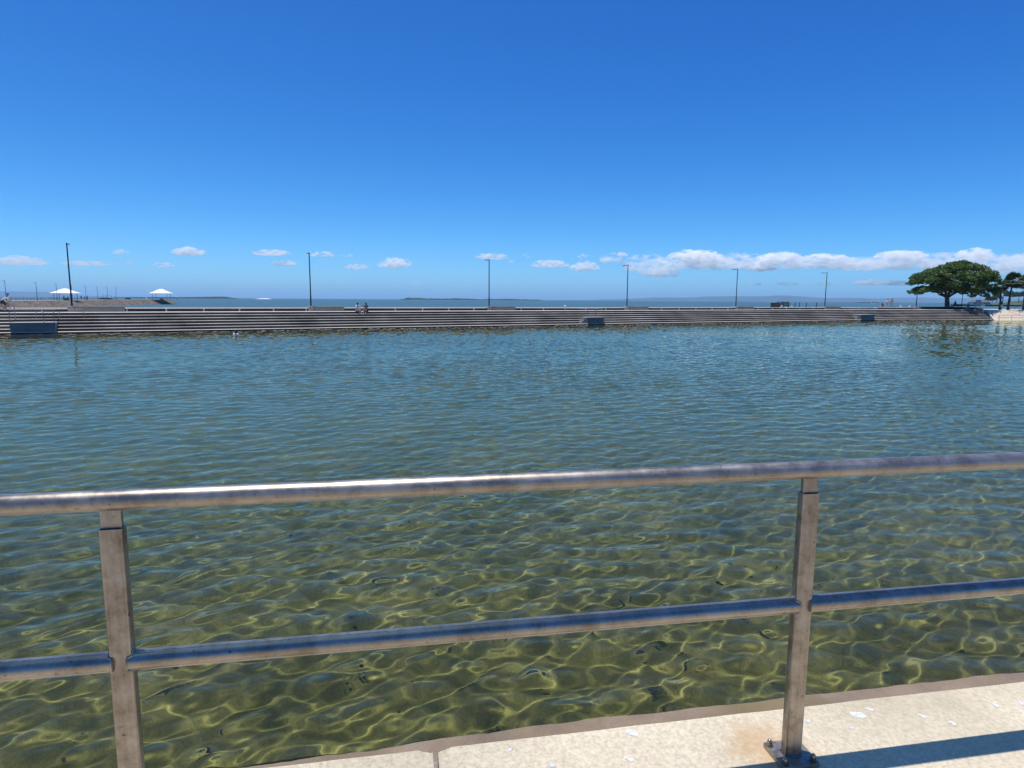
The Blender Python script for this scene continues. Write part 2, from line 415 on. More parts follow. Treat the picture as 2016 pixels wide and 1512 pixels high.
sea_m, n, b = nodes('sea_water'); p = wpos(n)
mp = n.nodes.new('ShaderNodeMapping'); mp.inputs['Scale'].default_value = (0.5, 1.0, 1.0); n.links.new(p, mp.inputs[0])
t1 = texnode(n, 'ShaderNodeTexNoise', 0.35, 6.0, mp.outputs[0], Roughness=0.6)
t2 = texnode(n, 'ShaderNodeTexNoise', 0.012, 4.0, mp.outputs[0])
n.links.new(ramp(n, t2.outputs[0], [(0.35, (0.045, 0.095, 0.11)), (0.65, (0.065, 0.125, 0.135))]).outputs[0], b.inputs['Base Color'])
b.inputs['Roughness'].default_value = 0.35; b.inputs['Specular IOR Level'].default_value = 0.12
bump(n, b, t1.outputs[0], 1.0, 1.2)
mb = MB()
mb.add([(-24000, -3000, -0.3), (-300, -60, -0.3), wall(-125, 10, -0.3), wall(78, 10, -0.3), (150, 134, -0.3), (300, 150, -0.3), (24000, 200, -0.3), (24000, 24000, -0.3), (-24000, 24000, -0.3)], [tuple(range(9))])
o = mb.build('sea', sea_m); tag(o, 'teal open sea stretching to the horizon', kind='structure')

# ------------------------------------------------------------------ near wall: ledge slabs, hidden steps, path
nw = empty('lagoon_wall', near(0, 1.1, 0)); nw.rotation_euler = (0, 0, NA)
tag(nw, 'cream concrete ledge in the foreground with steps down to the water', 'wall')
def local(mb_):  # near-wall parts are modelled in (s, m) and hung under the wall's empty
    mb_.v = [(x, y - 1.1, z) for x, y, z in mb_.v]; return mb_
joints = [0.062 + 2.85 * k for k in range(-4, 5)]
rs = random.Random(3)
for i in range(8):
    a, b_ = joints[i] + 0.006, joints[i + 1] - 0.006
    mb = MB(); n_ = 60
    # slab with a slightly worn front arris: profile swept along s with small chips
    pr = lambda j: rs.uniform(0, 0.0025)
    vs = []; fs = []
    us = sorted([j / 40 for j in range(41)] + [0.002, 0.004, 0.007, 0.011, 0.016, 0.9985, 0.997, 0.995, 0.992, 0.988]); n_ = len(us) - 1
    for j, u_ in enumerate(us):
        s = a + (b_ - a) * u_
        e_ = min(u_, 1 - u_) * (b_ - a)
        w1, w2 = pr(j), pr(j)
        if e_ < 0.035: w1 += rs.uniform(0.6, 1.0) * 0.020 * (1 - e_ / 0.035); w2 += rs.uniform(0.5, 1.0) * 0.014 * (1 - e_ / 0.035)
        vs += [(s, 0.62, LEDGE_Z - 0.16), (s, 0.62, LEDGE_Z), (s, 1.400 - w1, LEDGE_Z), (s, 1.409 - w2, LEDGE_Z - 0.010), (s, 1.409, LEDGE_Z - 0.16)]
    for j in range(n_):
        for k in range(5): fs.append((j * 5 + k, (j + 1) * 5 + k, (j + 1) * 5 + (k + 1) % 5, j * 5 + (k + 1) % 5))
    fs += [(0, 1, 2, 3, 4), tuple(n_ * 5 + k for k in (4, 3, 2, 1, 0))]
    mb.add(vs, fs)
    local(mb).build('slab', M['ledge'], nw)
mb = MB().box((0, 1.0, (LEDGE_Z - 0.17) / 2 - 0.7), (24, 0.80, LEDGE_Z - 0.17 + 1.4 - 0.0)); local(mb).build('wall_core', M['old'], nw)
steps_near = [(0.0, 0.40, 1.79), (0.40, 0.80, 1.50), (0.80, 1.15, 1.24), (1.15, 1.50, 0.98), (1.50, 1.85, 0.72), (1.85, 2.20, 0.46), (2.20, 2.55, 0.20)]
for r0, r1, z in steps_near:
    mb = MB().box((0, 1.409 + (r0 + r1) / 2, (z - 1.4) / 2), (24, r1 - r0 - 0.002, z + 1.4), bev=0.01); local(mb).build('step', M['old'], nw)
# the lowest step at the waterline: worn, uneven front edge
mb = MB(); n_ = 400; vs = []; fs = []
for j in range(n_ + 1):
    s = -12 + 24 * j / n_
    e = 3.952 + 1.409 - 0.895 + 0.018 * noise.noise((s * 2.3, 0, 0)) + 0.012 * noise.noise((s * 9, 3, 0))
    e += 0.024 * math.tanh(s * 1.5) - 0.035
    zt = 0.028 + 0.012 * noise.noise((s * 1.7, 9, 0)) + 0.016 * max(-1, min(1, s))
    vs += [(s, 3.95, -1.4), (s, 3.95, zt + 0.01), (s, e - 0.05, zt), (s, e, zt - 0.035), (s, e + 0.03, -1.4)]
for j in range(n_):
    for k in range(5): fs.append((j * 5 + k, (j + 1) * 5 + k, (j + 1) * 5 + (k + 1) % 5, j * 5 + (k + 1) % 5))
mb.add(vs, fs); o = local(mb).build('step', M['wet'], nw); o.cycles.is_caustics_receiver = True; o['label'] = 'brown wet lowest step at the waterline'
mb = MB().box(near(0, -4.4, LEDGE_Z - 0.47), (60, 10.0, 0.1), NA)
o = mb.build('path', M['path']); tag(o, 'concrete path behind the railing', kind='structure')

# bird droppings on the ledge: thin irregular splats
drops = [(0.301, 1.448, 0.014), (0.279, 1.358, 0.009), (0.001, 1.386, 0.006), (0.904, 1.521, 0.017), (0.945, 1.545, 0.009), (1.128, 1.491, 0.009), (0.763, 1.496, 0.008), (1.294, 1.567, 0.010), (1.067, 1.519, 0.008), (0.099, 1.334, 0.007), (1.368, 1.574, 0.009), (0.86, 1.47, 0.006)]
words = ['large white bird dropping near the middle of the ledge', 'white bird dropping at the bottom edge of the photo, left of the right post',
         'tiny white bird dropping beside the slab joint', 'widest white bird dropping right of the right railing post', 'white bird dropping touching the widest splat',
         'ring shaped white bird dropping close to the rail shadow', 'small white dropping just right of the right post', 'white dropping near the right frame edge',
         'faint dropping between the widest splat and the ring shaped one', 'small dropping at the bottom edge right of the slab joint', 'rightmost white dropping on the ledge edge', 'tiny white speck below the widest dropping']
M['dropping'] = plain('bird_dropping', (0.58, 0.565, 0.53), 0.8, 0.3, 90)
for (x, y, r), lab in zip(drops, words):
    mb = MB(); k = 18; pts = []
    for j in range(k):
        t = 2 * math.pi * j / k; rr = r * (0.75 + 0.4 * rs.random()) * (1 + 0.25 * math.sin(2 * t + x * 9))
        pts.append((rr * math.cos(t), rr * math.sin(t)))
    vs = [(px, py, 0.0) for px, py in pts] + [(px * 0.8, py * 0.8, 0.0016) for px, py in pts] + [(0, 0, 0.0022)]
    fs = [(j, (j + 1) % k, k + (j + 1) % k, k + j) for j in range(k)] + [(k + j, k + (j + 1) % k, 2 * k) for j in range(k)]
    mb.add(vs, fs); o = mb.build('bird_dropping', M['dropping']); o.location = (x, y, LEDGE_Z + 0.0005)
    tag(o, lab, 'bird dropping', 'bird droppings on the ledge')

# ------------------------------------------------------------------ near railing
rail = empty('railing', near(0, 1.2354, LEDGE_Z), NA)
tag(rail, 'stainless steel railing with two tube rails along the near ledge', 'railing')
SP = 1.419; POST_S = [-0.532 + SP * k for k in range(-5, 6)]
M['steel_rail'] = M['steel']
pts = [(-8, 0, 0.695), (8, 0, 0.695)]
MB().tube([(-8 + 0.5 * i, 0, 0.695) for i in range(33)], 0.0192, 32).build('top_rail', M['steel_top'], rail, True)
for a, b_ in zip(POST_S[:-1], POST_S[1:]):
    MB().tube([(a + 0.012, 0, 0.380), ((a + b_) / 2, 0, 0.380), (b_ - 0.012, 0, 0.380)], 0.0190, 32).build('middle_rail', M['steel'], rail, True)
def rrect(wx, wy, r, k=4):
    o_ = []
    for cx, cy, a0 in ((wx - r, wy - r, 0), (-wx + r, wy - r, 90), (-wx + r, -wy + r, 180), (wx - r, -wy + r, 270)):
        for j in range(k + 1):
            t = math.radians(a0 + 90 * j / k); o_.append((cx + r * math.cos(t), cy + r * math.sin(t)))
    return o_
def prism(mb_, poly, z0, z1, c=(0, 0), mi=0):
    k = len(poly); vs = [(c[0] + x, c[1] + y, z0) for x, y in poly] + [(c[0] + x, c[1] + y, z1) for x, y in poly]
    mb_.add(vs, [tuple(range(k - 1, -1, -1)), tuple(range(k, 2 * k))] + [(j, (j + 1) % k, k + (j + 1) % k, k + j) for j in range(k)], mi); return mb_
def hollow(mb_, poly, inner, z0, z1):
    k = len(poly); vs = []
    for pl, z in ((poly, z0), (poly, z1), (inner, z1), (inner, z1 - 0.03)): vs += [(x, y, z) for x, y in pl]
    fs = []
    for r in range(3):
        fs += [(r * k + j, r * k + (j + 1) % k, (r + 1) * k + (j + 1) % k, (r + 1) * k + j) for j in range(k)]
    fs += [tuple(range(k - 1, -1, -1)), tuple(range(3 * k, 4 * k))]
    mb_.add(vs, fs, [0] * (len(fs) - 1) + [1]); return mb_
meshes = {}
for i, s in enumerate(POST_S):
    if not meshes:
        pst = hollow(MB(), rrect(0.0205, 0.0130, 0.006), rrect(0.0180, 0.0105, 0.004), 0.010, 0.643).build('post', [M['steel_post'], M['dark']], rail, True)
        nk = prism(MB(), rrect(0.0178, 0.0055, 0.001, 1), 0.600, 0.680).build('spigot', M['steel_post'], pst)
        bp = prism(MB(), rrect(0.046, 0.043, 0.004, 2), 0.0005, 0.0095).build('base_plate', M['steel_plate'], pst, True)
        nut = MB().lathe([(0.0095, 0.009), (0.0095, 0.0105), (0.0065, 0.0108)], n=16).lathe([(0.0068, 0.0105), (0.0068, 0.0175)], n=6).lathe([(0.0055, 0.017), (0.0055, 0.021), (0.0045, 0.0245), (0.002, 0.0262), (0.0004, 0.0265)], n=12)
        nuts = []
        for dx, dy in ((-0.036, 0.031), (0.036, 0.031), (-0.036, -0.031), (0.036, -0.031)):
            if not nuts: o = nut.build('nut', M['steel'], bp, True)
            else: o = nuts[0].copy(); col.objects.link(o)
            o.location = (dx, dy, 0); nuts.append(o)
        # weld bead where post meets plate
        MB().tube([(x * 1.02, y * 1.02, 0.0105) for x, y in rrect(0.0208, 0.0133, 0.006)] + [(0.0212, 0.0073, 0.0105)], 0.0020, 6).build('weld', M['steel'], pst, True)
        for sd in (-1, 1):  # weld rings where the middle rail meets the post
            MB().tube([(sd * (0.0205 if abs(math.cos(t)) < 0.68 else 0.0135), 0.0188 * math.cos(t), 0.380 + 0.0188 * math.sin(t)) for t in [2 * math.pi * j / 28 for j in range(29)]], 0.0022, 6).build('weld', M['steel_post'], pst, True)
        MB().tube([(x * 1.02, y * 1.1, 0.677) for x, y in rrect(0.0178, 0.0055, 0.001, 1)], 0.0020, 6).build('weld', M['steel_post'], pst, True)
        pst.location = (s, 0, 0); meshes['p'] = pst
        tree_ = pst
    else:
        def cp(o, par):
            c = o.copy(); col.objects.link(c); c.parent = par
            for ch in o.children: cp(ch, c)
            return c
        c = cp(tree_, rail); c.location = (s, 0, 0)

# ------------------------------------------------------------------ far stepped wall
fw = empty('stepped_wall', (*corner, 0))
tag(fw, 'long grey concrete stepped wall along the far side of the lagoon', 'wall')
def under(o, parent=fw):
    o.parent = parent; o.matrix_parent_inverse = Matrix.Translation(parent.location).inverted(); return o
for i in range(6):
    z1 = 0.155 + RISE * i; t0 = TREAD * i
    ch = 0.045
    prof = [(t0, z1 - RISE + 0.002 if i else -1.8), (t0, z1 - ch), (t0 + ch, z1), (t0 + TREAD + 0.08, z1), (t0 + TREAD + 0.08, z1 - RISE + 0.002 if i else -1.8)]
    o = under(MB().sweep(prof, far_frames, [2 if i == 0 else 1, 0, 0, 1, 1]).build('step', [M['pale'] if i == 0 else M['tread'], M['shaded_riser'], M['low']]))
    o.cycles.is_caustics_receiver = i == 0
prof = [(3.0, DECK_Z - RISE), (3.0, DECK_Z - 0.06), (3.06, DECK_Z), (4.72, DECK_Z), (4.72, DECK_Z - RISE)]
o = under(MB().sweep(prof, far_frames, [1, 0, 0, 1, 1]).build('deck', [M['pale'], M['shaded_riser']]))
o = under(MB().sweep([(-6.0, -1.9), (-5.5, -0.75), (-0.4, -0.22), (0.3, -0.22), (0.3, -1.9)], far_frames).build('added_dark_apron', M['low'])); o.cycles.is_caustics_receiver = True  # dark underwater apron, added to imitate the wall's dark reflection at its foot
# seat wall: slabs with pale spacers between them
seat_s = [-38.33 - 3.52 * k for k in range(24, -1, -1)] + [-38.33 + 3.52 * k for k in range(1, 34)]
slab_me = spacer_me = None
for a in seat_s:
    if slab_me is None:
        o = MB().box((1.71, 0.25, 0.33), (3.36, 0.50, 0.08), 0, 0, 0.025).box((1.71, 0.30, 0.145), (3.36, 0.34, 0.29), 0, 1).build('seat_slab', [M['pale'], M['shaded_riser']]); slab_me = o.data
        o2 = MB().box((-0.03, 0.30, 0.17), (0.12, 0.40, 0.34)).build('seat_spacer', M['pale']); spacer_me = o2.data
    else:
        o = bpy.data.objects.new('seat_slab', slab_me); col.objects.link(o)
        o2 = bpy.data.objects.new('seat_spacer', spacer_me); col.objects.link(o2)
    for q in (o, o2):
        q.location = wall(a, 4.6, DECK_Z); q.rotation_euler = (0, 0, FA); under(q)
# promenade behind the seat wall and the terrace round the corner
prof = [(5.15, 1.0), (5.15, LEDGE_Z - 0.06), (11.0, LEDGE_Z - 0.06), (11.0, -2.0), (5.15, -2.0)]
o = MB().sweep(prof, miter([W_LEFT, corner, (79.0, corner[1] + 0.15)])).build('promenade', M['pale']); tag(o, 'pale concrete promenade behind the seat wall', kind='structure')
mb = MB().add([(79.0, 123.85, DECK_Z - 0.01), (91, 123.85, DECK_Z - 0.01), (91, 122.6, DECK_Z - 0.01), (150, 123.4, DECK_Z - 0.01), (150, 150, DECK_Z - 0.01), (79, 134, DECK_Z - 0.01),
               (79.0, 123.85, -2), (91, 123.85, -2), (91, 122.6, -2), (150, 123.4, -2), (150, 150, -2), (79, 134, -2)],
              [(0, 1, 2, 3, 4, 5)] + [(i, (i + 1) % 6, 6 + (i + 1) % 6, 6 + i) for i in range(6)])
o = mb.build('terrace', M['pale']); tag(o, 'pale paved terrace under the big tree', kind='structure')
# sloping ramp right of the steps
mb = MB().add([(89.9, 119.0, -0.6), (150, 119.8, -0.6), (150, 123.45, DECK_Z), (91.0, 122.65, DECK_Z), (89.9, 119.0, -1.8), (150, 119.8, -1.8), (150, 123.45, -1.8), (91.0, 122.65, -1.8)],
              [(0, 1, 2, 3), (4, 7, 6, 5), (0, 4, 5, 1), (1, 5, 6, 2), (2, 6, 7, 3), (3, 7, 4, 0)])
o = mb.build('boat_ramp', M['ramp']); tag(o, 'sunlit cream concrete ramp sloping into the lagoon right of the steps', kind='structure')
mb = MB().add([(89.85, 118.98, 0.02), (90.0, 118.98, 0.10), (91.05, 122.62, DECK_Z + 0.08), (90.80, 122.62, DECK_Z + 0.08), (89.85, 118.98, -1.0), (90.0, 118.98, -1.0), (91.05, 122.62, 0), (90.80, 122.62, 0)],
              [(0, 1, 2, 3), (4, 7, 6, 5), (0, 4, 5, 1), (1, 5, 6, 2), (2, 6, 7, 3), (3, 7, 4, 0)])
o = under(mb.build('end_kerb', M['pale']))

# ------------------------------------------------------------------ lamps, plinths, benches on the far wall
def make_lamp(h=6.1, arm=1.15):
    r = empty('street_lamp')
    MB().lathe([(0.14, 0.0), (0.14, 0.03), (0.10, 0.05)], n=12).build('base_plate', M['pole'], r, True)
    MB().lathe([(0.085, 0.03), (0.085, 1.15), (0.070, 1.2), (0.055, h - 0.2), (0.050, h)], n=12).build('pole', M['pole'], r, True)
    a = MB().tube([(0, 0, h - 0.12), (0, 0.25, h - 0.10), (0, 0.55, h - 0.08)], 0.030, 8).build('arm', M['pole'], r, True)
    vs = []
    for y, wx, zt, zb in ((0.45, 0.06, 0.03, -0.03), (0.60, 0.15, 0.05, -0.035), (0.95, 0.15, 0.05, -0.035), (arm, 0.09, 0.02, -0.02)):
        vs += [(-wx, y, h - 0.09 + zb), (wx, y, h - 0.09 + zb), (wx * 0.8, y, h - 0.09 + zt), (-wx * 0.8, y, h - 0.09 + zt)]
    fs = [(0, 1, 2, 3), (15, 14, 13, 12)]
    for k in range(3):
        for j in range(4): fs.append((k * 4 + j, k * 4 + (j + 1) % 4, k * 4 + 4 + (j + 1) % 4, k * 4 + 4 + j))
    hd = MB().add(vs, fs).build('lamp_head', M['pole'], r)
    MB().box((0, 0.78, h - 0.128), (0.2, 0.3, 0.006)).build('lens', M['white'], hd)
    return r
lamp0 = make_lamp()
plinth_me = bench_me = None
lamp_words = ['tallest looking lamp post at the far left, leaning left beside the cyclist', 'lamp post left of the couple seated on the steps', 'lamp post in the middle of the photo before the long island',
              'lamp post right of the middle handrail, fourth from the left', 'lamp post under the long cloud bank, fifth from the left', 'lamp post right of the dark barbecue counter', 'lamp post half hidden by the left side of the big tree', 'lamp post behind the big tree trunk']
spots = [(wall(s, 4.85), FA, 'w') for s in (-46.5, -23.7, -0.9, 21.9, 44.5, 67.1)] + [((78.6, 124.6, 0), 0.2, 'w'), ((94.4, 134.5, 0), -0.3, 't')]
for i, (pos, rz, kind) in enumerate(spots):
    o = lamp0 if i == 0 else copy_tree(lamp0)
    top = DECK_Z + (0.56 if kind == 'w' else 0.0)
    o.location = (pos[0], pos[1], top); o.rotation_euler = (0, 0, rz)
    tag(o, lamp_words[i], 'lamp post', 'lamp posts along the far wall')
    if kind != 'w': continue
    if plinth_me is None:
        q = MB().box((0, 0, 0.28), (0.66, 0.62, 0.555), 0, 0, 0.03).build('lamp_plinth', M['plinth']); plinth_me = q.data
    else:
        q = bpy.data.objects.new('lamp_plinth', plinth_me); col.objects.link(q)
    q.location = (pos[0], pos[1] - 0.02, DECK_Z + 0.003); q.rotation_euler = (0, 0, rz)
    tag(q, 'square pale concrete plinth under the ' + ['leftmost far wall lamp post', 'lamp post left of the seated couple', 'central lamp post', 'fourth lamp post from the left', 'fifth lamp post from the left', 'lamp post right of the barbecue counter', 'lamp post touching the tree crown'][i], 'plinth', 'lamp plinths on the far wall')
    if i < 6:
        bx_ = empty('concrete_bench', wall((-46.5, -23.7, -0.9, 21.9, 44.5, 67.1)[i] + 0.36, 4.42, DECK_Z + 0.003), FA)
        L = 4.1 if i == 0 else 3.3
        MB().box((L / 2, 0.02, 0.22), (L, 0.42, 0.44), 0, 0, 0.02).build('body', M['block'], bx_)
        MB().box((L / 2, 0.04, 0.49), (L + 0.02, 0.50, 0.10), 0, 0, 0.02).build('seat', M['block'], bx_)
        tag(bx_, 'long grey concrete bench right beside the ' + ['leftmost lamp post', 'lamp post left of the seated couple', 'central lamp post', 'fourth lamp post from the left', 'fifth lamp post from the left', 'lamp post by the barbecue counter'][i], 'bench', 'benches along the far wall')

# ------------------------------------------------------------------ landings with handrails on the steps
lands = [(-50.7, -47.35, 'big dark concrete landing block low on the steps at the far left', 'handrail round the left landing, below the cyclist'),
         (11.5, 14.3, 'concrete landing block on the steps left of the fourth lamp post', 'handrail round the middle landing with a gull nearby'),
         (70.6, 74.6, 'concrete landing block on the steps right of the barbecue lamp post', 'handrail round the right landing near the big tree')]
for i, (a, b_, lab, lab2) in enumerate(lands):
    L = b_ - a
    o = empty('landing_block', wall(a, 0.0, 0.157), FA)
    MB().box((L / 2, 0.85, 0.39), (L, 1.5, 0.775), 0, 0, 0.02).build('body', M['block'], o)
    MB().box((L / 2, 0.83, 0.825), (L + 0.04, 1.62, 0.09), 0, 0, 0.015).build('top_slab', M['pale'], o)
    if i:  # side steps on the left of the block
        for k in range(3):
            MB().box((-0.24 - 0.30 * k, 0.9, (0.62 - 0.22 * k) / 2), (0.30, 1.3, 0.62 - 0.22 * k), 0, 0, 0.01).build('side_step', M['plinth'], o)
    tag(o, lab, 'landing', 'landing blocks on the far steps')
    h = empty('handrail', wall(a, 0.0, 0.157 + 0.872), FA)
    zt = 1.10
    front = [(0.06, 0.15), (L * 0.75 if i == 0 else L / 2, 0.15), (L - 0.06, 0.15)]
    back = [(0.10, 2.3), (L * 0.5, 2.3), (L + 0.1, 2.3)] + ([(L + 2.0, 2.3)] if i == 0 else [])
    for x, y in front: MB().tube([(x, y, 0), (x, y, zt)], 0.03, 8).build('post', M['galv'], h, True)
    for x, y in back: MB().tube([(x, y, 0.30), (x, y, zt + 0.02)], 0.03, 8).build('post', M['galv'], h, True)
    MB().tube([(0.06, 2.3, zt + 0.02), (0.06, 0.15, zt), (L - 0.06, 0.15, zt), (L - 0.06, 2.3, zt + 0.02)], 0.032, 8).build('top_rail', M['galv'], h, True)
    MB().tube([(-1.6 if i == 0 else -2.2, 2.3, zt + 0.02), (L + (2.0 if i == 0 else 0.3), 2.3, zt + 0.02)], 0.032, 8).build('top_rail', M['galv'], h, True)
    MB().tube([(-1.6 if i == 0 else -2.2, 2.3, 0.3), (-1.6 if i == 0 else -2.2, 2.3, zt)], 0.03, 8).build('post', M['galv'], h, True)
    MB().tube([(0.06, 0.15, 0.55), (L - 0.06, 0.15, 0.55)], 0.02, 8).build('middle_rail', M['galv'], h, True)
    tag(h, lab2, 'handrail', 'handrails on the far steps')

# ramp handrails at the right
def ramp_rail(x0, x1, y0, z0, y1, z1, n_, lab, h_=0.95):
    r = empty('handrail', (x0, y0, z0)); pts = []
    for i in range(n_):
        f = i / (n_ - 1); x, y, z = (x1 - x0) * f, (y1 - y0) * f, (z1 - z0) * f
        MB().tube([(x, y, z - 0.1), (x, y, z + h_)], 0.03, 8).build('post', M['galv'], r, True); pts.append((x, y, z))
    for hh, nm_ in ((h_, 'top_rail'), (h_ * 0.5, 'middle_rail')):
        MB().tube([(x, y, z + hh) for x, y, z in pts] if abs(z1 - z0) > 0.01 else [(pts[0][0] - 0.2, 0, hh), (pts[-1][0] + 0.2, pts[-1][1], hh)], 0.032, 8).build(nm_, M['galv'], r, True)
    return tag(r, lab, 'handrail', 'handrails on the ramp')
ramp_rail(91.4, 96.2, 119.9, 0.0, 119.95, 0.0, 3, 'level handrail across the foot of the cream ramp')
ramp_rail(95.0, 98.8, 122.2, 1.5, 119.7, 0.1, 4, 'handrail running diagonally down the cream ramp')
r_ = ramp_rail(97.4, 103.0, 124.0, DECK_Z, 126.0, DECK_Z + 1.1, 4, 'upper handrail rising beside the palm trunks at the right edge')

# ------------------------------------------------------------------ trees
def leaf_clumps(clumps, per, size, rnd):
    """quads scattered through flattened clumps [(x, y, z, r, rz)]"""
    C = np.array(clumps); n = len(C) * per
    idx = np.repeat(np.arange(len(C)), per)
    d = rnd.normal(size=(n, 3)); d /= np.linalg.norm(d, axis=1)[:, None]
    rad = rnd.uniform(0.45, 1.05, n) ** 0.6
    p = C[idx, :3] + d * rad[:, None] * np.stack([C[idx, 3], C[idx, 3], C[idx, 4]], 1)
    a = rnd.normal(size=(n, 3)); a[:, 2] *= 0.45; a /= np.linalg.norm(a, axis=1)[:, None]
    b = np.cross(a, rnd.normal(size=(n, 3))); b /= np.linalg.norm(b, axis=1)[:, None]
    s = size * rnd.uniform(0.6, 1.3, n)
    a *= s[:, None]; b *= (s * 0.5)[:, None]
    return np.stack([p - a, p - a * 0.1 + b, p + a, p - a * 0.1 - b], 1)

def limb(mb, p0, p1, r0, r1, rnd, wob=0.25, k=6):
    pts = []; rr = []
    for i in range(k + 1):
        f = i / k; p = Vector(p0).lerp(Vector(p1), f)
        w_ = wob * math.sin(math.pi * f)
        p += Vector((rnd.uniform(-w_, w_), rnd.uniform(-w_, w_), 0.6 * w_))
        pts.append(p); rr.append(r0 + (r1 - r0) * f)
    mb.tube(pts, rr, 8); return pts

rnd = np.random.default_rng(4); rp = random.Random(8)
big = empty('shade_tree', (87.4, 128.6, DECK_Z + 0.3)); big.scale = (0.89, 0.93, 1.02); tag(big, 'big spreading green shade tree with umbrella crown at the right', 'tree')
top_p = [(-7.2, 5.4), (-6, 6.4), (-4.5, 7.3), (-2.5, 8.2), (0, 8.9), (2.2, 9.2), (4.2, 8.8), (5.8, 8.0), (7.2, 6.9), (8.2, 5.6), (8.9, 4.0)]
bot_p = [(-7.2, 5.0), (-6, 4.9), (-4.5, 4.5), (-2.5, 4.0), (0, 3.7), (2.2, 3.6), (4.2, 3.4), (5.8, 3.0), (7.2, 2.7), (8.2, 2.6), (8.9, 2.8)]
clumps = []
while len(clumps) < 270:
    x = rp.uniform(-7.0, 8.7); y = rp.uniform(-7.2, 7.2)
    e = math.sqrt(max(0, 1 - ((x - 0.9) / 8.6) ** 2)); ym = 7.2 * e
    if abs(y) > ym or e < 0.15: continue
    f = math.sqrt(1 - (y / 7.3) ** 2)
    zt = np.interp(x, *zip(*top_p)); zb = np.interp(x, *zip(*bot_p)); mid = zb + 0.2 * (zt - zb)
    zt = mid + (zt - mid) * f
    z = zt - rp.random() ** 2.1 * max(0.3, (zt - zb)) - 0.35
    clumps.append((x, y, z, rp.uniform(0.75, 1.25), rp.uniform(0.35, 0.55)))
for k in range(34):  # the lower bough on the left
    x = rp.uniform(-7.3, -2.6); y = rp.uniform(-2.6, 2.6)
    clumps.append((x, y, 2.9 + (x + 7.3) * 0.22 + rp.uniform(-0.2, 0.55), rp.uniform(0.6, 0.9), rp.uniform(0.3, 0.42)))
for k in range(8):
    clumps.append((rp.uniform(1.6, 3.4), rp.uniform(-3, 0), rp.uniform(3.0, 4.2), 0.6, 0.4))
quads_mesh('crown', leaf_clumps(clumps, 95, 0.24, rnd), M['leaf'], big)
mb = MB(); limb(mb, (0, 0, -0.5), (-0.25, 0, 2.0), 0.52, 0.40, rp, 0.06)
ends = [(-4.8, 0.4, 3.6), (-3.6, -2.5, 5.4), (-1.5, 2.2, 6.4), (0.9, -1.6, 6.4), (2.6, 2.6, 6.2), (4.6, -0.8, 5.4), (6.4, 1.6, 4.8), (-5.0, 2.4, 5.6)]
for e in ends:
    pts = limb(mb, (-0.25, 0, 1.9), e, 0.22, 0.07, rp, 0.35)
    for k in range(3):
        q_ = pts[3 + k]; limb(mb, q_, (q_.x + rp.uniform(-1.6, 1.6), q_.y + rp.uniform(-1.6, 1.6), q_.z + rp.uniform(0.7, 1.7)), 0.07, 0.025, rp, 0.15, 4)
mb.build('trunk', M['bark'], big, True)
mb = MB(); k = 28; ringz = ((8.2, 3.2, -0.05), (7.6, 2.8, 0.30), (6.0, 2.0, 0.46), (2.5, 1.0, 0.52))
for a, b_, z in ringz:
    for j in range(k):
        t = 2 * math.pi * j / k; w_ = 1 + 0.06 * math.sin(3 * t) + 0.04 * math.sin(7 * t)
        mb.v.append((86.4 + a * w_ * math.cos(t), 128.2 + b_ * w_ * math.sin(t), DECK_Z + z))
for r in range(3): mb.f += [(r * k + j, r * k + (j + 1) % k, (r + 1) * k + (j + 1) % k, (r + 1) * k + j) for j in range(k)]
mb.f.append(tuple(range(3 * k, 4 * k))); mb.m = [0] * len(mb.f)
o = mb.build('garden_mound', M['soil'], None, True); tag(o, 'low dark mulch mound in the shade under the big tree', kind='structure')

def palm(pos, h, lean, R, seed, lab):
    r = empty('palm_tree', pos); rr = random.Random(seed)
    top = Vector((lean, 0, h))
    MB().tube([(0, 0, -0.2), (0.1 * lean, 0, h * 0.3), (0.45 * lean, 0, h * 0.65), top], [0.24, 0.17, 0.15, 0.16], 10).build('trunk', M['bark'], r, True)
    V = []; mi = []
    for f in range(64):
        az = rr.uniform(0, 2 * math.pi); dead = f >= 48
        el = rr.uniform(-0.6, 1.4) if not dead else rr.uniform(-1.1, -0.2)
        L = R * rr.uniform(0.8, 1.05) * (0.72 if dead else 1)
        d = Vector((math.cos(az) * math.cos(el), math.sin(az) * math.cos(el), math.sin(el))); side = Vector((-math.sin(az), math.cos(az), 0))
        nrm = side.cross(d)
        pet = top + d * L * 0.45
        wv = 0.012
        V.append([top - side * wv, top + side * wv, pet + side * wv, pet - side * wv]); mi.append(1 if dead else 0)
        for j in range(17):  # fan blades
            t = (j - 8) / 8 * 1.25
            bd = d * math.cos(t) + side * math.sin(t)
            e = pet + bd * L * 0.55 + Vector((0, 0, -0.22 * L * (0.4 + abs(t) * 0.5)))
            m1 = pet + bd * L * 0.30; sd = (nrm.cross(bd)).normalized() * 0.085
            V.append([pet, m1 + sd, e, m1 - sd]); mi.append(1 if dead else 0)
    quads_mesh('crown', np.array([[tuple(p) for p in q_] for q_ in V]), [M['frond'], M['dead']], r, mi)
    return tag(r, lab, 'palm tree', 'palms by the ramp')
palm((96.5, 124.6, DECK_Z), 5.5, 0.45, 2.2, 1, 'fan palm with bare trunk just right of the big tree')
palm((96.9, 127.2, DECK_Z), 4.6, -0.2, 1.5, 2, 'thinner palm standing behind the first palm trunk')
palm((100.6, 126.0, DECK_Z), 5.4, 0.1, 2.1, 3, 'fan palm cut by the right frame edge')

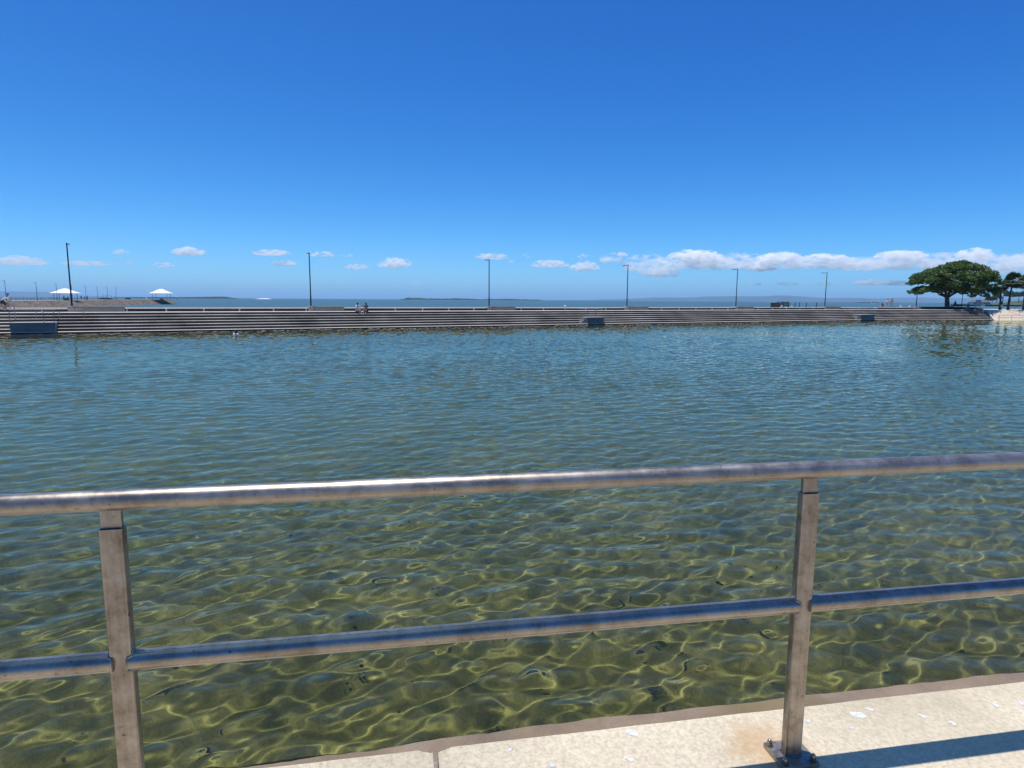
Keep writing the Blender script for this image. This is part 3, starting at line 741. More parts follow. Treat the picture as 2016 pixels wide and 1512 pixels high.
# ------------------------------------------------------------------ sign, picnic table, barbecue, fence on the promenade
r = empty('sign_board', (90.4, 124.3, DECK_Z)); tag(r, 'pinkish grey notice board on two posts between tree and palms', 'sign')
for x in (-0.42, 0.42): MB().box((x, 0, 0.95), (0.07, 0.07, 1.9)).build('post', M['galv'], r)
pn = MB().box((0, -0.06, 1.32), (1.05, 0.04, 1.15)).build('panel', plain('sign_panel', (0.36, 0.30, 0.31), 0.5, 0.05), r)
MB().box((0, -0.083, 1.72), (0.9, 0.006, 0.18)).box((0, -0.083, 1.2), (0.9, 0.006, 0.6)).build('print', plain('sign_print', (0.48, 0.44, 0.46), 0.5, 0.12, 12), pn)

def picnic(pos, rz, lab):
    r = empty('picnic_table', pos, rz)
    for k in range(5): MB().box((0, -0.32 + 0.16 * k, 0.74), (2.0, 0.145, 0.05)).build('plank', M['timber'], r)
    for s in (-1, 1):
        for k in range(2): MB().box((0, s * (0.68 + 0.15 * k), 0.44), (2.0, 0.135, 0.05)).build('bench_plank', M['timber'], r)
        MB().box((s * 0.7, 0, 0.36), (0.08, 0.10, 0.71)).box((s * 0.7, 0, 0.38), (0.08, 1.6, 0.08)).build('leg_frame', M['timber'], r)
    return tag(r, lab, 'picnic table', 'picnic tables')
picnic((86.3, 124.9, DECK_Z + 0.30), 0.1, 'dark picnic table in deep shade beside the tree trunk')
picnic(wall(60.6, 8.0, LEDGE_Z - 0.055), FA, 'dark picnic table right of the barbecue counter on the promenade')
r = empty('barbecue_counter', wall(57.8, 8.0, LEDGE_Z - 0.055), FA); tag(r, 'dark boxy barbecue counter on the promenade, left of the picnic table', 'barbecue')
MB().box((0, 0, 0.42), (1.5, 0.8, 0.84), 0, 0, 0.02).build('cabinet', M['black'], r)
MB().box((0, 0, 0.875), (1.6, 0.9, 0.06), 0, 0, 0.01).build('hotplate', M['galv'], r)
for x in (-0.37, 0.37): MB().box((x, -0.41, 0.42), (0.62, 0.02, 0.66)).build('door', M['timber'], r)
r = empty('shade_canopy', wall(60.6, 8.6, LEDGE_Z - 0.055), FA); tag(r, 'low dark slatted backrest screen behind the promenade picnic table', 'screen')
for k in range(6): MB().box((0, 0, 0.28 + 0.14 * k), (3.2, 0.04, 0.10)).build('slat', M['timber'], r)
for x in (-1.5, 0, 1.5): MB().box((x, 0.04, 0.55), (0.08, 0.05, 1.1)).build('post', M['black'], r)
r.name = 'slatted_screen'
r = empty('wire_fence', wall(63.6, 8.4, LEDGE_Z - 0.055), FA); tag(r, 'low post and wire fence beside the promenade picnic table', 'fence')
for x in (0, 1.2, 3.1, 6.0): MB().box((x, 0, 0.45), (0.10, 0.10, 0.9)).build('post', M['timber'], r)
for z in (0.35, 0.62, 0.86): MB().tube([(0, 0.05, z), (3.1, 0.05, z), (6.0, 0.05, z)], 0.008, 5).build('wire', M['galv'], r)

# ------------------------------------------------------------------ people, bicycle, gulls
POSES = {
 'stand': dict(pel=(0, 0, .93), wai=(0, 0, 1.08), che=(0, 0, 1.28), nec=(0, 0, 1.47), hea=(0, .02, 1.56), top=(0, .02, 1.68), sho=(.19, 0, 1.39), elb=(.25, -.02, 1.12), wri=(.26, .06, .88), han=(.26, .09, .78), hip=(.10, 0, .90), kne=(.11, .02, .50), ank=(.11, -.02, .09), toe=(.13, .17, .04)),
 'sit': dict(pel=(0, 0, .13), wai=(0, .03, .29), che=(0, .07, .50), nec=(0, .12, .68), hea=(0, .16, .77), top=(0, .17, .89), sho=(.18, .09, .61), elb=(.25, .20, .38), wri=(.12, .42, .33), han=(.06, .48, .32), hip=(.10, .05, .11), kne=(.14, .47, .19), ank=(.12, .50, -.20), toe=(.13, .68, -.25)),
 'cycle': dict(pel=(0, -.05, 1.0), wai=(0, .07, 1.16), che=(0, .23, 1.32), nec=(0, .38, 1.47), hea=(0, .44, 1.56), top=(0, .46, 1.68), sho=(.19, .32, 1.38), elb=(.25, .48, 1.17), wri=(.25, .60, 1.05), han=(.25, .67, 1.03), hip=(.10, 0, .97), kne=(.12, .33, .72), ank=(.12, .12, .36), toe=(.12, .27, .30)),
}
def skin_mesh(name, pts, edges, radii, mat_, parent):
    me = bpy.data.meshes.new(name); me.from_pydata(pts, edges, [])
    o = bpy.data.objects.new(name, me); col.objects.link(o)
    md = o.modifiers.new('skin', 'SKIN'); md.use_smooth_shade = True
    for i, r_ in enumerate(radii):
        me.skin_vertices[0].data[i].radius = (r_, r_); me.skin_vertices[0].data[i].use_root = (i == 0)
    sb = o.modifiers.new('sub', 'SUBSURF'); sb.levels = 1
    bpy.context.view_layer.update()
    ev = o.evaluated_get(bpy.context.evaluated_depsgraph_get())
    m2 = bpy.data.meshes.new_from_object(ev); o.modifiers.clear(); o.data = m2; bpy.data.meshes.remove(me)
    m2.materials.clear(); m2.materials.append(mat_); m2.shade_smooth()
    if parent: o.parent = parent
    return o
def person(lab, loc, rz, pose, top, bottom, skin='skin', hair=True, hat=None, longhair=False, group=None, sc_=1.0, legs='short'):
    J = POSES[pose]; r = empty('person', loc, rz); r.scale = (sc_,) * 3
    names = ['pel', 'wai', 'che', 'nec', 'hea', 'top']; rad = dict(pel=.13, wai=.115, che=.13, nec=.055, hea=.085, top=.07, sho=.065, elb=.045, wri=.032, han=.036, hip=.095, kne=.062, ank=.042, toe=.038)
    def skel(keys_mid, arm, leg, k):
        pts = []; ed = []; rr = []; ix = {}
        for m_ in keys_mid:
            ix[m_] = len(pts); pts.append(J[m_]); rr.append(rad[m_] * k)
        for a, b_ in zip(keys_mid[:-1], keys_mid[1:]): ed.append((ix[a], ix[b_]))
        for sd in (1, -1):
            for root, ch in (('che', arm), ('pel', leg)):
                if root not in ix: continue
                prev = ix[root]
                for c in ch:
                    p_ = list(J[c]); p_[0] *= sd
                    if pose == 'cycle' and sd < 0 and c in ('kne', 'ank', 'toe'): p_ = [p_[0], p_[1] - .06, p_[2] - (.14 if c == 'kne' else .18)]
                    pts.append(tuple(p_)); rr.append(rad[c] * k); ed.append((prev, len(pts) - 1)); prev = len(pts) - 1
        return pts, ed, rr
    body = skin_mesh('body', *skel(names, ['sho', 'elb', 'wri', 'han'], ['hip', 'kne', 'ank', 'toe'], 1.0), M[skin], r)
    if top: skin_mesh('shirt', *skel(['pel', 'wai', 'che'], ['sho', 'elb'], [], 1.16), M[top], r)
    if bottom: skin_mesh('shorts' if legs == 'short' else 'trousers', *skel(['pel'], [], ['hip', 'kne'] if legs == 'short' else ['hip', 'kne', 'ank'], 1.18), M[bottom], r)
    hx, hy, hz = J['hea']
    hz += .045
    if hair:
        mb_ = MB().ball((hx, hy - .03, hz + .025), (.105, .115, .12), 12, 8)
        if longhair: mb_.ball((hx, hy - .10, hz - .13), (.10, .06, .22), 10, 8)
        mb_.build('hair', M['hair'], r, 'all')
    MB().ball((hx, hy + .10, hz - .01), (.018, .025, .022), 8, 5).build('nose', M[skin], r, 'all')
    if hat:
        MB().lathe([(.19, .055), (.19, .068), (.115, .075), (.105, .14), (.07, .165), (.01, .17)], (hx, hy, hz), 16).build('hat', M[hat], r, 'all')
    return tag(r, lab, 'person', group)
back_to_us = FA - math.pi / 2
face_us = math.atan2(-fb[1], -fb[0]) - math.pi / 2
person('cyclist in white top with dark helmet at the left frame edge', wall(-51.72, 3.85, DECK_Z), FA - math.pi / 2, 'cycle', 'clothwhite', 'clothdark', 'skin', False, 'clothnavy')
person('person in white top with dark hair, left of the two seated on the steps', wall(-18.85, 3.12, DECK_Z + 0.01), face_us + 0.5, 'sit', 'clothwhite', 'clothgrey', 'skin', True, None, True, 'couple seated on the steps', 1.05)
person('person in black with long dark hair, right of the two seated on the steps', wall(-17.75, 3.12, DECK_Z + 0.01), face_us - 0.6, 'sit', 'clothdark', 'clothdark', 'skin', True, None, True, 'couple seated on the steps', 1.05)
person('swimmer with dark hair and white shoulders standing deep in the lagoon', (-24.1, 55.4, -1.30), 2.9, 'stand', 'clothwhite', 'clothdark', 'skin', True, None, True, None, 1.08)  # white shirt stands in for sunlight on bare shoulders
person('person in pale top standing on the promenade, left of the pair', (73.7, 125.8, LEDGE_Z - 0.06), 0.1, 'stand', 'clothwhite', 'clothpink', 'skin', True, None, False, 'pair standing on the promenade')
person('person in grey top standing on the promenade, right of the pair', (74.5, 125.8, LEDGE_Z - 0.06), -0.1, 'stand', 'clothgrey', 'clothpink', 'skin2', True, None, False, 'pair standing on the promenade', 1.06)
person('person in dark top sitting on the seat wall left of the standing pair', (71.9, 124.2, LEDGE_Z + 0.005), 0.5, 'sit', 'clothdark', 'clothpink')
person('person in dark clothes sitting at the table under the big tree', (86.0, 124.25, DECK_Z + 0.80), 0.2, 'sit', 'clothdark', 'clothdark', 'skin2', True, None, False, 'people under the big tree')
person('person in dark clothes standing close behind the table under the tree', (85.6, 125.9, DECK_Z + 0.40), 2.6, 'stand', 'clothdark', 'clothdark', 'skin2', True, None, False, 'people under the big tree', 0.95)
person('person in white hat sitting low at the right edge of the tree shade', (88.6, 124.4, DECK_Z + 0.35), 2.2, 'sit', 'clothdark', 'clothgrey', 'skin', True, 'clothwhite', False, 'people under the big tree', 1.05)
person('person in white sun hat and black top standing beside the palm trunk', (94.9, 124.2, DECK_Z), 0.4, 'stand', 'clothdark', 'clothwhite', 'skin', True, 'clothwhite')

def ring(mb_, c, R, r_, n=28):
    return mb_.tube([(c[0], c[1] + R * math.cos(2 * math.pi * j / n), c[2] + R * math.sin(2 * math.pi * j / n)) for j in range(n + 1)], r_, 6, 0, False)
bk = empty('bicycle', wall(-51.72, 3.85, DECK_Z), FA - math.pi / 2); tag(bk, 'dark bicycle under the cyclist at the left frame edge', 'bicycle')
for y in (-0.52, 0.54):
    wh = ring(MB(), (0, y, 0.345), 0.325, 0.021).build('wheel', M['black'], bk, True)
    sp = MB()
    for j in range(14):
        t = 2 * math.pi * j / 14; sp.tube([(0.02 * (-1) ** j, y, 0.345), (0, y + 0.31 * math.cos(t), 0.345 + 0.31 * math.sin(t))], 0.0015, 4)
    sp.build('spokes', M['galv'], wh); ring(MB(), (0, y, 0.345), 0.303, 0.011).build('rim', M['galv'], wh, True)
MB().tube([(0, -.02, .32), (0, -.16, .85)], .017, 8).tube([(0, -.02, .32), (0, .40, .80)], .019, 8).tube([(0, -.15, .78), (0, .39, .86)], .016, 8).tube([(0, -.02, .32), (0, -.52, .345)], .011, 8).tube([(0, -.15, .78), (0, -.52, .345)], .010, 8).build('frame', M['pole'], bk, True)
MB().tube([(0, .39, .90), (0, .43, .70), (0, .54, .345)], .014, 8).build('fork', M['pole'], bk, True)
MB().tube([(-.28, .62, 1.00), (-.18, .50, 1.02), (0, .42, 1.00), (.18, .50, 1.02), (.28, .62, 1.00)], .012, 8).tube([(0, .39, .88), (0, .42, 1.00)], .014, 8).build('handlebar', M['pole'], bk, True)
MB().ball((0, -.18, .89), (.08, .14, .035), 10, 6).build('saddle', M['black'], bk, 'all')
MB().tube([(.06, -.02, .32), (.08, .12, .33), (.16, .12, .33)], .011, 6).tube([(-.06, -.02, .32), (-.08, -.14, .20), (-.16, -.14, .20)], .011, 6).build('crank', M['galv'], bk, True)

gull0 = empty('seagull'); tag(gull0, 'x', 'seagull', 'gulls on the seat wall')
MB().ball((0, 0, .17), (.075, .17, .075), 10, 7).ball((0, .13, .25), (.045, .055, .045), 8, 6).ball((0, .10, .21), (.04, .05, .06), 8, 6).build('body', M['clothwhite'], gull0, 'all')
MB().add([(-.05, -.05, .22), (.05, -.05, .22), (0, -.27, .16), (-.06, .1, .21), (.06, .1, .21), (0, -.2, .235)], [(0, 2, 5), (1, 5, 2), (3, 0, 5), (4, 5, 1), (3, 5, 4)]).build('wings', M['clothgrey'], gull0)
MB().tube([(0, .18, .25), (0, .23, .24)], [.012, .003], 6).build('beak', plain('gull_beak', (.5, .12, .04), .5), gull0)
for x in (-.03, .03): MB().tube([(x, 0, .1), (x, 0, .0)], .006, 5).build('leg', M['timber'], gull0)
gw = ['seagull on the seat wall above the middle handrail', 'seagull on the seat wall below the barbecue counter', 'seagull on the seat wall in front of the promenade picnic table', 'seagull just right of the standing pair', 'rightmost seagull on the seat wall before the big tree']
for i, (pos, rz) in enumerate([(wall(11.0, 4.85), 1.2), (wall(55.6, 4.85), -1.0), (wall(58.3, 4.9), 2.0), ((75.3, 124.1, 0), 0.7), ((77.0, 124.15, 0), -1.9)]):
    o = gull0 if i == 0 else copy_tree(gull0)
    o.location = (pos[0], pos[1], DECK_Z + 0.372); o.rotation_euler = (0, 0, rz); o.scale = (1.25,) * 3; o['label'] = gw[i]
o = bpy.data.objects.new('seat_slab', slab_me); col.objects.link(o); o.location = (70.9, 123.85, DECK_Z); o.rotation_euler = (0, 0, 0.02); under(o)
o = bpy.data.objects.new('seat_slab', slab_me); col.objects.link(o); o.location = (74.42, 123.92, DECK_Z); o.rotation_euler = (0, 0, 0.02); under(o)

# ------------------------------------------------------------------ breakwater at the left
rock_m, n, b = nodes('breakwater_rock'); p = wpos(n)
v_ = texnode(n, 'ShaderNodeTexVoronoi', 0.8, 0, p); t1 = texnode(n, 'ShaderNodeTexNoise', 0.25, 5.0, p)
c1 = ramp(n, v_.outputs['Color'], [(0.2, (0.07, 0.055, 0.042)), (0.8, (0.17, 0.13, 0.10))]).outputs[0]
n.links.new(mixc(n, 0.5, c1, ramp(n, t1.outputs[0], [(0.35, (0.07, 0.06, 0.045)), (0.65, (0.18, 0.145, 0.115))]).outputs[0]), b.inputs['Base Color'])
b.inputs['Roughness'].default_value = 0.95; bump(n, b, v_.outputs['Distance'], 1.0, 0.5)
spine = [(-112, 90), (-128, 130), (-141, 165), (-149, 188), (-157, 212), (-165, 235), (-174, 257), (-182, 280), (-188, 300), (-192, 322), (-192.5, 340), (-190, 352)]
def lerp_path(pts, step):
    out_ = []
    for a, b_ in zip(pts[:-1], pts[1:]):
        d = (Vector(b_) - Vector(a)); k = max(1, int(d.length / step))
        for j in range(k): out_.append(tuple(Vector(a) + d * (j / k)))
    out_.append(pts[-1]); return out_
sp = lerp_path(spine, 1.6); fr = miter(sp)
prof = [(5.5, -1.0), (3.8, 0.0), (1.9, 1.0), (0.3, 1.9), (-0.3, 2.0), (-13, 2.0), (-15, 0.9), (-18, -1.0)]  # right of the line is the water side
mb = MB(); K = len(prof)
fr = [(p_, (-b_[0], -b_[1])) for p_, b_ in fr]
for i, (p_, b_) in enumerate(fr):
    for j, (t, z) in enumerate(prof):
        x, y = p_[0] + b_[0] * t, p_[1] + b_[1] * t
        a = 0.0 if j in (4, 5) else 0.5
        q_ = noise.noise_vector((x * 0.6, y * 0.6, z))
        mb.v.append((x + a * q_[0], y + a * q_[1], z + 0.6 * a * q_[2]))
for i in range(len(fr) - 1):
    for j in range(K - 1): mb.f.append((i * K + j, (i + 1) * K + j, (i + 1) * K + j + 1, i * K + j + 1))
# rounded rock nose at the end
e0 = (len(fr) - 1) * K; (px, py), bb = fr[-1]; cxy = Vector((px, py)) + Vector(bb) * -6.5; fw_ = Vector((-bb[1], bb[0])); fw_ = fw_ if fw_.y > 0 else -fw_
base = len(mb.v); R_ = 14
for i in range(R_ + 1):
    t = math.pi * i / R_
    dv = Vector(bb) * math.cos(t) + fw_ * math.sin(t)
    for rad_, z in ((12.0, -1.0), (10.3, 0.0), (8.4, 1.0), (6.8, 1.9), (6.2, 2.0), (0.01, 2.0)):
        x, y = cxy.x + dv.x * rad_, cxy.y + dv.y * rad_; q_ = noise.noise_vector((x * 0.6, y * 0.6, z)); a = 0.5 if z < 1.95 else 0
        mb.v.append((x + a * q_[0], y + a * q_[1], z + 0.5 * a * q_[2]))
for i in range(R_):
    for j in range(5): mb.f.append((base + i * 6 + j, base + (i + 1) * 6 + j, base + (i + 1) * 6 + j + 1, base + i * 6 + j + 1))
mb.m = [0] * len(mb.f)
o = mb.build('breakwater', rock_m); tag(o, 'brown rock breakwater reaching out to sea at the left', kind='structure')
mb = MB().sweep([(-1.2, 2.0), (-1.2, 2.12), (-7.5, 2.12), (-7.5, 2.0)], fr[::4] + [fr[-1]]); o = mb.build('breakwater_path', M['pale']); tag(o, 'pale path along the top of the breakwater', kind='structure')
def bw(px_, Y, z=2.12):  # a spot on the breakwater at bearing x/y and distance
    return (px_ * Y, Y, z)
lw = ['first', 'second', 'third', 'fourth', 'fifth', 'sixth', 'seventh', 'eighth']
for i, (bear, Y) in enumerate([(-.7875, 191), (-.7395, 216), (-.7085, 238), (-.6850, 258), (-.6635, 275), (-.6455, 293), (-.6300, 309), (-.6165, 323)]):
    o = copy_tree(lamp0); o.location = (bear * Y - 0.6, Y, 2.12); o.rotation_euler = (0, 0, 1.2)
    tag(o, f'{lw[i]} small lamp post from the left on the rock breakwater', 'lamp post', 'lamp posts on the breakwater')
def shelter(pos, rz, w_, h_, lab):
    r = empty('picnic_shelter', pos, rz); e = h_ * 0.60
    mb_ = MB(); k = w_ / 2
    rings = [(k, e - 0.05), (k, e + 0.04), (k * 0.62, e + (h_ - e) * 0.36), (k * 0.30, e + (h_ - e) * 0.80), (k * 0.10, h_)]
    for a, z in rings: mb_.v += [(-a, -a * .8, z), (a, -a * .8, z), (a, a * .8, z), (-a, a * .8, z)]
    for q_ in range(4): mb_.f += [(q_ * 4 + j, q_ * 4 + (j + 1) % 4, q_ * 4 + 4 + (j + 1) % 4, q_ * 4 + 4 + j) for j in range(4)]
    mb_.f += [(16, 17, 18, 19), (3, 2, 1, 0)]; mb_.m = [0] * len(mb_.f)
    mb_.build('roof', M['white'], r)
    for x in (-0.72, 0.72):
        for y in (-0.55, 0.55): MB().box((x * k, y * k, e / 2), (0.16, 0.16, e)).build('post', M['galv'], r)
    MB().box((0, 0, 0.75), (2.2, 0.9, 0.08)).box((0, 0, 0.37), (1.2, 0.3, 0.74)).build('table', M['plinth'], r)
    for y in (-.9, .9): MB().box((0, y, 0.44), (2.2, 0.35, 0.08)).box((0, y, 0.2), (1.4, 0.15, 0.4)).build('bench', M['plinth'], r)
    return tag(r, lab, 'shelter', 'white shelters on the breakwater')
shelter(bw(-.6975, 250), 0.25, 8.6, 4.5, 'white hip roofed shelter just behind the leftmost lamp post')
shelter(bw(-.5480, 346), 0.2, 10.0, 5.8, 'white pointed shelter at the seaward end of the breakwater')
person('dark figure on the left side inside the nearer white shelter', bw(-.7005, 246), 0.5, 'stand', 'clothdark', 'clothdark', 'skin2', True, None, False, 'figures on the breakwater', 1, 'long')
person('dark figure on the right side inside the nearer white shelter', bw(-.6940, 246), 2.0, 'stand', 'clothdark', 'clothdark', 'skin2', True, None, False, 'figures on the breakwater', 1, 'long')
person('leftmost of three walkers right of the nearer white shelter', bw(-.6735, 268), 0.4, 'stand', 'clothdark', 'clothnavy', 'skin2', True, None, False, 'figures on the breakwater', 1.05, 'long')
person('middle of three walkers right of the nearer white shelter', bw(-.6680, 268), 0.9, 'stand', 'clothgrey', 'clothdark', 'skin2', True, None, False, 'figures on the breakwater', 0.95, 'long')
person('rightmost of three walkers, in black by a breakwater lamp', bw(-.6640, 268), -0.5, 'stand', 'clothdark', 'clothdark', 'skin2', True, None, False, 'figures on the breakwater', 1.08, 'long')
# fence along the path
r = empty('fence', (*sp[60], 2.0)); tag(r, 'thin grey post and rail fence along the breakwater path', 'fence')
loc0 = Vector((*sp[60], 2.0)); fpts = [Vector((p_[0] - b_[0] * 6.8, p_[1] - b_[1] * 6.8, 2.1)) - loc0 for p_, b_ in fr[18:140:2]]
post_me = None
for q_ in fpts:
    if post_me is None: o = MB().box((0, 0, 0.55), (0.14, 0.14, 1.1)).build('post', M['galv'], r); post_me = o.data
    else: o = bpy.data.objects.new('post', post_me); col.objects.link(o); o.parent = r
    o.location = q_
for h_ in (0.45, 0.78, 1.08): MB().tube([q_ + Vector((0, 0, h_)) for q_ in fpts], 0.045, 5).build('rail', M['galv'], r)
r = empty('kiosk', bw(-.6300, 318)); tag(r, 'small flat white roofed kiosk between the breakwater lamps', 'kiosk')
MB().box((0, 0, 2.25), (4.8, 3.2, 0.16)).build('roof', M['white'], r)
for x in (-2.1, 2.1):
    for y in (-1.3, 1.3): MB().box((x, y, 1.08), (0.12, 0.12, 2.16)).build('post', M['galv'], r)
MB().box((0, 0, 0.5), (3.0, 1.4, 1.0)).build('counter', M['plinth'], r)
for bear, Y, lab in ((-.6410, 304, 'dark bench left of the small kiosk on the breakwater'), (-.6010, 325, 'dark bench right of the small kiosk on the breakwater')):
    r = empty('park_bench', bw(bear, Y)); tag(r, lab, 'bench', 'benches on the breakwater')
    MB().box((0, 0, 0.45), (2.6, 0.5, 0.08)).build('seat', M['timber'], r); MB().box((0, 0.24, 0.75), (2.6, 0.06, 0.5)).build('backrest', M['timber'], r)
    for x in (-1, 1): MB().box((x, 0, 0.21), (0.1, 0.45, 0.41)).build('leg', M['black'], r)
r = empty('landing_stage', (-.5620 * 349, 349, -0.3)); tag(r, 'dark landing stage with two white piles at the foot of the breakwater', 'landing stage')
MB().box((0, 0, 1.1), (4.9, 2.0, 2.2)).build('platform', M['black'], r)
for x in (-2.7, 2.7): MB().lathe([(0.22, -1), (0.22, 3.6), (0.02, 3.9)], (x, -1.2, 0), 10).build('pile', M['white'], r)
MB().box((0, -1.05, 1.2), (4.7, 0.08, 0.1)).box((0, -1.05, 0.7), (4.7, 0.08, 0.1)).build('fender', M['timber'], r)
r = empty('beacon', bw(-.5240, 352)); tag(r, 'short white navigation beacon on the tip of the breakwater', 'beacon')
MB().lathe([(0.25, 0), (0.2, 1.2), (0.2, 1.25)], n=10).build('post', M['white'], r); MB().lathe([(0.3, 1.25), (0.3, 1.7), (0.05, 1.9)], n=10).build('lantern', M['white'], r)

# ------------------------------------------------------------------ islands, hills, headland
hill_m = plain('hill_forest', (0.03, 0.045, 0.04), 0.95, 0.35, 0.003)
isl_m = plain('island_mangrove', (0.014, 0.024, 0.016), 0.95, 0.5, 0.05)
def land(name, b0, b1, Y, depth, hfun, mat_, lab, n_=160, rough=0.35, fr_=0.02):
    mb_ = MB(); cs = [(-0.5, -1.0), (-0.42, 0.0), (-0.36, 0.75), (-0.15, 1.0), (0.15, 1.0), (0.4, 0.6), (0.5, -1.0)]; K_ = len(cs)
    for i in range(n_ + 1):
        f = i / n_; bear = b0 + (b1 - b0) * f; h_ = hfun(f)
        for t, hz in cs:
            y = Y + depth * t * (0.3 + 0.7 * math.sin(math.pi * min(1, max(0, f))) ** 0.5); x = bear * Y
            z = -0.8 if hz < 0 else h_ * hz * (1 + rough * noise.noise((x * fr_, y * fr_, 3.1)) + 0.4 * rough * noise.noise((x * fr_ * 3.7, y * fr_ * 3, 1.1)))
            mb_.v.append((x, y, max(-0.8, z - 0.3 if hz == 0 else z)))
    for i in range(n_):
        mb_.f += [(i * K_ + j, (i + 1) * K_ + j, (i + 1) * K_ + j + 1, i * K_ + j + 1) for j in range(K_ - 1)]
    mb_.m = [0] * len(mb_.f); o = mb_.build(name, mat_, None, True); return tag(o, lab, kind='structure')
ends_ = lambda f, e=0.08: min(1, f / e, (1 - f) / e)
land('island', -.1770, .0500, 3600, 260, lambda f: max(0.5, (7.5 + 1.6 * math.sin(2.2 + 3.4 * f) + 1.3 * math.sin(19 * f)) * ends_(f, 0.06)), isl_m, 'long low dark mangrove island in the middle of the horizon', 260, 0.5, 0.03)
land('island', -.6300, -.4330, 3000, 300, lambda f: max(0.6, (8.5 + 2.6 * math.sin(5 * f + 2)) * min(1, f / 0.45, (1 - f) / 0.10)), isl_m, 'low dark wooded island right of the breakwater shelter', 260, 0.4, 0.03)
land('sandbank', -.4020, -.3750, 2900, 40, lambda f: 2.6 * ends_(f, 0.4), plain('bright_sand', (0.75, 0.73, 0.68), 0.95, 0.05), 'thin bright sandbank right of the wooded island', 40, 0.1)
land('far_hills', .1100, 1.05, 17000, 2500, lambda f: (30 + 90 * min(1, f / 0.33) + 26 * math.sin(9 * f) + 16 * math.sin(23 * f + 1) + 8 * math.sin(61 * f)) * min(1, f / 0.12) * (1 if f < .75 else 0.9), hill_m, 'long range of hazy blue hills on the right horizon', 300, 0.25, 0.0012)
land('far_hills', -1.1, -.40, 19000, 2500, lambda f: max(8, (120 * math.exp(-((f - .48) / .10) ** 2) + 95 * math.exp(-((f - .2) / .2) ** 2) + 24) * (1 if f < .8 else (1 - f) / .2)), hill_m, 'faint hazy blue hills on the left horizon', 200, 0.2, 0.001)
land('islet', .5330, .5740, 1900, 60, lambda f: 2.6 * ends_(f, 0.25) * (0.4 + 0.8 * f), isl_m, 'thin dark islet behind the two small white boats', 60, 0.3, 0.05)
for i, (bear, Y, L, lab) in enumerate(((.5608, 1500, 4.6, 'tiny white motor boat with cabin off the dark islet'), (.5655, 1150, 4.4, 'tiny low white boat nearer than the cabin boat'))):
    r = empty('boat', (bear * Y, Y, -0.3), 0.3); tag(r, lab, 'boat', 'boats near the islet')
    k = L / 2; mb = MB().add([(-k, -.7, .7), (k * .5, -.7, .75), (k, 0, .95), (k * .5, .7, .75), (-k, .7, .7), (-k, -.5, -.2), (k * .5, -.4, -.2), (k * .8, 0, -.1), (k * .5, .4, -.2), (-k, .5, -.2)],
        [(0, 1, 2, 3, 4), (9, 8, 7, 6, 5)] + [(j, (j + 1) % 5, 5 + (j + 1) % 5, 5 + j) for j in range(5)]); mb.build('hull', M['white'], r)
    MB().box((-0.3, 0, 1.3 + 0.5 * (1 - i)), (1.7, 1.1, 1.1 + (1 - i))).build('cabin' if i == 0 else 'windscreen', M['white'], r)

head_m = plain('headland_scrub', (0.06, 0.075, 0.035), 0.95, 0.45, 0.06, 0, 1.0)
land('headland', .7060, 1.30, 640, 130, lambda f: max(1.2, 6.5 * min(1, f / 0.22) + 1.0 * math.sin(30 * f)), head_m, 'scrubby green headland across the water at the right', 200, 0.3, 0.04)
mb = MB()
mb.box((640 * 0.95, 606, 0.35), (640 * 0.50, 1.5, 1.6)); o = mb.build('sea_wall', M['low']); tag(o, 'dark low sea wall along the foot of the headland', 'wall')
hx = np.random.default_rng(21); hr = random.Random(21)
hd = [(.7420, 620, 9, 3.0, 'pine', 'tiered pine tree on the headland seen under the right bough of the big tree'), (.7560, 650, 10, 5, 'r', 'round dark tree on the headland left of the person in the sun hat'), (.7650, 640, 15, 4, 'r', 'tallest dark tree on the headland, left of the palm trunk'),
      (.7770, 655, 11, 6, 'r', 'broad dark tree on the headland behind the palm trunk'), (.7900, 640, 10, 6, 'r', 'dark round tree on the headland right of the palm trunk'), (.8020, 660, 12, 6, 'r', 'dark headland tree cut by the right frame edge'), (.7490, 632, 6, 4, 'r', 'low bushy tree on the headland beside the tiered pine'), (.8180, 650, 12, 6, 'r', 'dark headland tree just past the right frame edge')]
for bear, Y, h_, w_, kd, lab in hd:
    z0 = 3.0 if bear < .76 else 5.0
    r = empty('headland_tree', (bear * Y, Y, z0)); cl = []
    if kd == 'pine':
        for k in range(6):
            zz = h_ * (0.3 + 0.12 * k); ra = w_ * (1 - 0.14 * k)
            for j in range(7): t = j * 0.9 + k; cl.append((ra * 0.6 * math.cos(t), ra * 0.6 * math.sin(t), zz, ra * 0.4, 0.35))
    else:
        for k in range(34):
            t = hr.uniform(0, 6.28); q_ = hr.random() ** 0.5
            cl.append((w_ * 0.85 * q_ * math.cos(t), w_ * 0.85 * q_ * math.sin(t), h_ * (0.35 + 0.6 * (1 - q_ * q_ * 0.7) * hr.uniform(0.5, 1)), w_ * hr.uniform(.22, .4), w_ * hr.uniform(.14, .26)))
    quads_mesh('crown', leaf_clumps(cl, 26, 0.75, hx), M['leaf2'], r)
    mb = MB(); limb(mb, (0, 0, -2.5), (0, 0, h_ * 0.75), 0.35, 0.12, hr, 0.2); mb.build('trunk', M['bark'], r, True)
    tag(r, lab, 'tree', 'trees on the headland')
